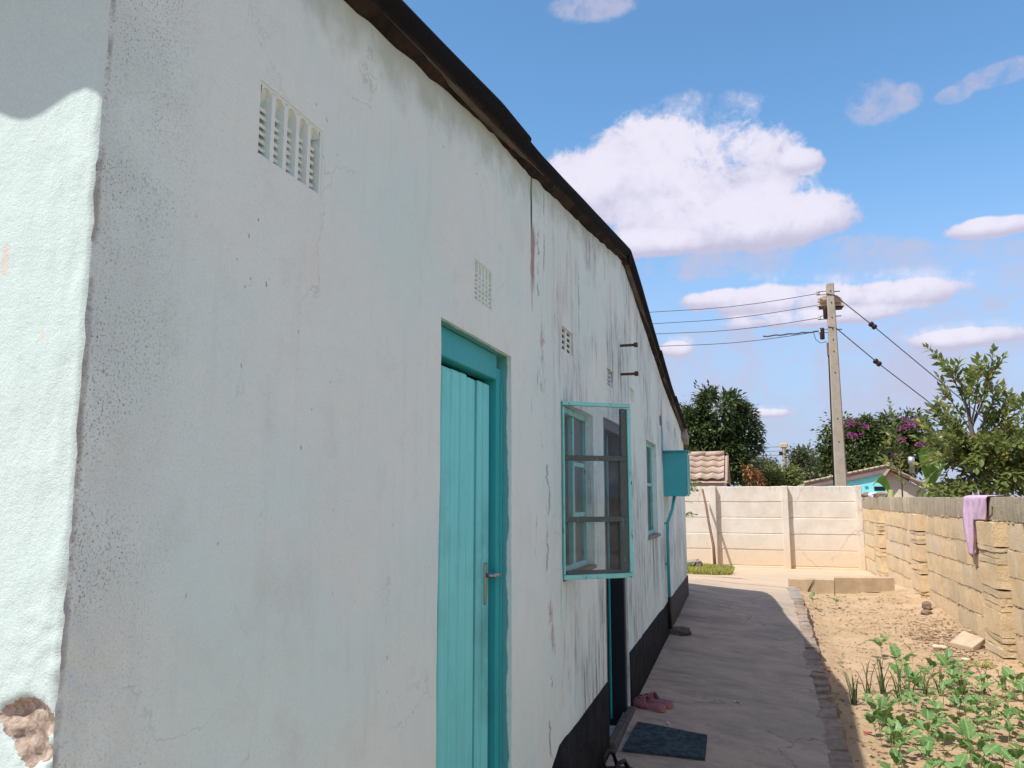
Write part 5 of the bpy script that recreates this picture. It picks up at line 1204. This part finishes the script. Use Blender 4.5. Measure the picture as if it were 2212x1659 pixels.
for (tx, ty, ax, ay) in tips:
    Yt = 13+random.uniform(-.45, .45); u_ = min(max((1140-(ay+45))/260*4, 0), 3.99); k_ = int(u_); a0 = trunk_pts[k_].lerp(trunk_pts[k_+1], u_-k_); p = limb(a0, A(tx, ty, Yt), .016, .004, .05, 11); leaves_on(p, .36, .047)
    for q in (4, 5, 6, 7, 8, 9):
        if random.random() < .55:
            d = (p[q+1]-p[q]).normalized(); e = p[q]+(d+Vector((random.uniform(-.8, .8), random.uniform(-.8, .8), random.uniform(-.3, .5)))).normalized()*random.uniform(.16, .34); tw_ = limb(p[q], e, .006, .003, .05, 4); leaves_on(tw_, .2, .045)
for i in range(250):
    while True:
        px, py = random.uniform(1972, 2300), random.uniform(925, 1085)
        u = (px-2135)/165; v = (py-1010)/85
        if py < 950 and abs(u) > .7: continue
        if 1950 < px < 2125 and 1012 < py < 1056 and random.random() < .9: continue
        if px < 2005 and 950 < py < 1000: continue
        if u*u+v*v < 1.15: break
    e = Vector(A(px, py, 13+random.uniform(-.7, .9))); a = trunk_pts[1].lerp(trunk_pts[3], random.random()); s0 = e.lerp(a, min(.75, .36/(e-a).length)); p = limb(s0, e, .008, .003, .08, 5); leaves_on(p, .12, .047)
for i in range(26): limb(trunk_pts[1].lerp(trunk_pts[3], random.random()), A(random.uniform(1970, 2220), random.uniform(940, 1060), 13+random.uniform(-.5, .6)), .014, .005, .1, 6)
br.build('branches', M_BARK, gt, True)
LP = np.array([tuple(p) for p in LP]); LD = np.array([tuple(p) for p in LD])
order = np.argsort(LP[:, 1]); first, rest = order[:290], order[290:]
leaf_cloud('crown', M_GUAVA, gt, LP[rest], LD[rest], .122, .48, stuff=True)
m = MB(); N = 7; P = []
for i in range(N):
    u = i/(N-1); w = .23*math.sin(math.pi*min(.985, u*.96+.02))**.8
    for s in (-1, 0, 1): P.append((s*w, u, .10*abs(s)-.18*u*u))
m.grid(P, N, 3); lm = bpy.data.meshes.new('leaf'); lm.from_pydata(m.v, [], m.f); lm.materials.append(M_GUAVA); lm.polygons.foreach_set('use_smooth', [True]*len(lm.polygons))
for i in first:
    d = Vector(LD[i]).normalized(); o = bpy.data.objects.new('leaf', lm); link(o, gt); o.location = Vector(LP[i])-ORI[gt]; k = .122*random.uniform(.8, 1.2); o.scale = (k, k, k)
    o.rotation_euler = (d.to_track_quat('Y', 'Z') @ Euler((0, random.uniform(-.7, .7), 0)).to_quaternion()).to_euler()
# slender shoot left of it
st_ = thing('sapling', 'slender upright shoot with yellow tip in front of the magenta flowers', 'sapling', (A(1950, 1080, 13.6)[0], 13.6, .1)); br = MB(); LP, LD = [], []
p = limb(A(1950, 1080, 13.6), A(1921, 866, 13.6), .012, .003, .03, 12); leaves_on(p, .12, .06)
for q in (3, 4, 5, 6, 7): e = p[q]+Vector((random.uniform(-.25, .3), random.uniform(-.2, .2), random.uniform(.05, .22))); t_ = limb(p[q], e, .005, .002, .05, 4); leaves_on(t_, .2, .06)
br.build('stem', M_BARK, st_, True); leaf_cloud('foliage', M_GUAVA, st_, np.array([tuple(p) for p in LP]), np.array([tuple(p) for p in LD]), .115, .45)
# twig leaves peeking round the house corner
tw_ = thing('shrub', 'light green leafy twigs showing past the far house corner', 'shrub', (-1.5, 12.0, .3)); br = MB(); LP, LD = [], []
for (tx, ty) in ((1500, 1030), (1508, 1042), (1492, 1022), (1495, 1050), (1502, 1058), (1490, 1085), (1493, 1110), (1500, 1112), (1488, 1065), (1484, 1035)):
    e = Vector(A(tx, ty, 12+random.uniform(-.2, .2))); p = limb(e+Vector((-.38, .1, random.uniform(-.05, .08))), e, .006, .002, .08, 5); leaves_on(p, .25, .035 if ty < 1060 else .08)
b0 = Vector((-1.5, 12, .2)); br.tube([b0, b0+Vector((.05, 0, .7)), b0+Vector((.1, 0, 1.6))], [.02, .015, .01], 6)
br.build('stem', M_BARK, tw_, True); leaf_cloud('foliage', M_LIGHTL, tw_, np.array([tuple(p) for p in LP]), np.array([tuple(p) for p in LD]), .075, .42)

# ------------------------------------------------------------------ power pole, lamp and wires
YP = 22.0
pole = thing('power_pole', 'tall concrete power pole rising behind the panel wall', 'power pole', (A(1818, 1090, YP)[0], YP, 0))
pb, pt_ = Vector(A(1817, 1060, YP)), Vector(A(1792.5, 614, YP)); dv = pb-pt_; pb = pt_+dv*(pt_.z/(pt_.z-pb.z))*1.0
m = MB(); P = []
for c, w in ((pb, .16), (pt_, .092)):
    for (sx, sy) in ((-1, -.8), (-.8, -1), (.8, -1), (1, -.8), (1, .8), (.8, 1), (-.8, 1), (-1, .8)): P.append(c+Vector((sx*w, sy*w, 0)))
m.add(P, [(i, (i+1) % 8, 8+(i+1) % 8, 8+i) for i in range(8)]+[tuple(range(8, 16))]); m.build('shaft', M_POLE, pole)
def onpole(py): u = (py-614)/(1060-614); return Vector(A(1792.5+(1817-1792.5)*u, py, YP))
for py in (630, 655, 687, 712, 735, 760, 806, 905, 955):
    q = onpole(py); m = MB(); m.lathe((q.x+.0, YP-.097-.045*(py-614)/446, q.z), [(.016, 0), (.016, .012)], 8, Vector((0, -1, 0))); m.build('bolt_hole', M_BLACK, pole)
wires_y = (632, 657, 685, 714)
for i, py in enumerate(wires_y):
    q = onpole(py); sp = q+Vector((-.26, 0, 0)); m = MB()
    m.box((q.x-.18, YP, q.z+.045), (.32, .03, .012)); m.box((q.x-.18, YP, q.z-.045), (.32, .03, .012)); m.build('bracket', M_RUST, pole)
    m = MB(); m.lathe((sp.x-.04, YP, sp.z-.04), [(.035, 0), (.05, .012), (.03, .035), (.03, .05), (.05, .07), (.035, .082)], 10); m.build('insulator', M_WHITE if i else M_LAMP, pole, True)
    m = MB(); m.tube([(q.x+.10, YP, q.z+.02), (q.x+.24, YP, q.z+.02)], .014, 6); m.build('bolt', M_RUST, pole)
for (py, px) in ((675, 1783), (720, 1776)):
    c = Vector(A(px, py, YP)); m = MB(); m.lathe((c.x, YP, c.z-.16), [(.055, 0), (.06, .02), (.06, .28), (.05, .30)], 12); m.build('fuse_holder', M_CER, pole, True)
c = Vector(A(1790, 726, YP)); m = MB(); m.box((c.x-.03, YP, c.z-.35), (.06, .08, .34)); m.build('cable_guard', M_STICK, pole)
m = MB(); m.tube([Vector((c.x-.03, YP, c.z-.5))]+[onpole(py)+Vector((-.10-.065*(py-614)/446, 0, 0)) for py in (775, 830, 900, 960, 1050)], .018, 6); m.build('down_cable', M_BLACK, pole, True)
m = MB(); a = Vector(A(1757, 718, YP)); m.tube([a, Vector(A(1762, 733, YP)), Vector(A(1772, 741, YP)), Vector(A(1786, 738, YP))], .008, 5); m.build('jumper_cable', M_BLACK, pole, True)
lamp = thing('street_lamp', 'beige street lamp hood mounted behind the top of the power pole', 'street lamp', tuple(onpole(655)))
q = onpole(648); m = MB(); P = []
for (x, z) in ((-.29, -.10), (-.31, .10), (-.16, .17), (.16, .17), (.28, .08), (.34, -.13)):
    P += [(q.x+x, YP+.12, q.z+z-.02), (q.x+x*.92, YP+.55, q.z+z-.02)]
m.grid(P, 6, 2); m.f += [(0, 2, 4, 6, 8, 10), (11, 9, 7, 5, 3, 1)]; m.build('lamp_hood', M_LAMP, lamp)
m = MB(); m.box((q.x+.17, YP+.30, q.z-.15), (.26, .34, .06)); m.build('lamp_bowl', M_BLACK, lamp)
m = MB(); m.box((q.x, YP+.11, q.z), (.10, .10, .12)); m.build('lamp_arm', M_RUST, lamp)
WG = 'overhead wires running from the power pole'
for i, (py, ex, ey) in enumerate(zip(wires_y, (1415, 1420, 1430, 1430), (673, 698, 720, 747))):
    a = onpole(py)+Vector((-.30, 0, 0)); e = Vector(A(ex, ey, YP+.8)); d = e-a; m = MB(); far = a+d*4.0
    pts_ = [a+d*4.0*t+Vector((0, 0, -1.1*math.sin(math.pi*t)*(0 if t < .26 else 0) - .10*math.sin(math.pi*min(t/.25, 1)))) for t in np.linspace(0, 1, 24)]
    m.tube(pts_, .009, 5)
    if i == 3: m.tube([p+Vector((0, 0, .012*math.sin(k*2))) for k, p in enumerate(a+d*t for t in np.linspace(0, .34, 14))], .020, 5)
    tag(m.build('wire', M_WIRE), ('topmost', 'second from top', 'third from top', 'lowest and thickest')[i]+' overhead wire running left from the power pole', 'wire', WG)
for i, (sy, ix, iy, ex, ey) in enumerate(((640, 1885, 703, 2140, 915), (711, 1895, 783, 2110, 948))):
    a = onpole(sy)+Vector((.09, -.09, 0)); c = Vector(A(ix, iy, YP-.1)); e = Vector(A(ex, ey, YP-.4)); g0 = a+(c-a)*1.0; dd = e-c; e2 = c+dd*((c.z+.3)/(c.z-e.z))
    t = thing('stay_wire', ('upper', 'lower')[i]+' slanting stay wire with dark insulator right of the power pole', 'stay wire', tuple(a), 'stay wires of the power pole')
    m = MB(); m.tube([a+Vector((-.20, -.02, .05)), a, c], .014, 5); m.tube([c, e2], .013, 5); m.build('cable', M_WIRE, t)
    ax = (e-a).normalized(); m = MB(); m.lathe(tuple(c-ax*.10), [(.045, 0), (.070, .025), (.070, .075), (.055, .095), (.055, .115), (.070, .135), (.070, .18), (.045, .21)], 10, ax); m.build('insulator', M_CER, t, True)
p2 = thing('power_pole', 'small distant concrete pole with lamp above the yellow green tree', 'power pole', (A(1697, 1080, 52)[0], 52, 0))
t2 = Vector(A(1693, 957, 52)); b2_ = Vector(A(1698, 1080, 52)); m = MB(); m.tube([b2_, t2], [.16, .11], 8); m.build('shaft', M_POLE, p2)
m = MB(); m.box((t2.x, 52, t2.z-.15), (.46, .3, .30)); m.build('lamp_hood', M_LAMP, p2, bevel=.05)
for k in range(3): q = Vector(A(1690, 965+k*9, 52)); m = MB(); m.tube([q, Vector(A(1600, 968+k*9, 52))], .014, 4); m.build('wire', M_WIRE, p2)
q = Vector(A(1694, 976, 52)); m = MB(); m.box((q.x-.2, 52, q.z-.1), (.22, .2, .22)); m.box((q.x+.18, 52, q.z), (.16, .2, .22)); m.build('fuse_holder', M_CER, p2)
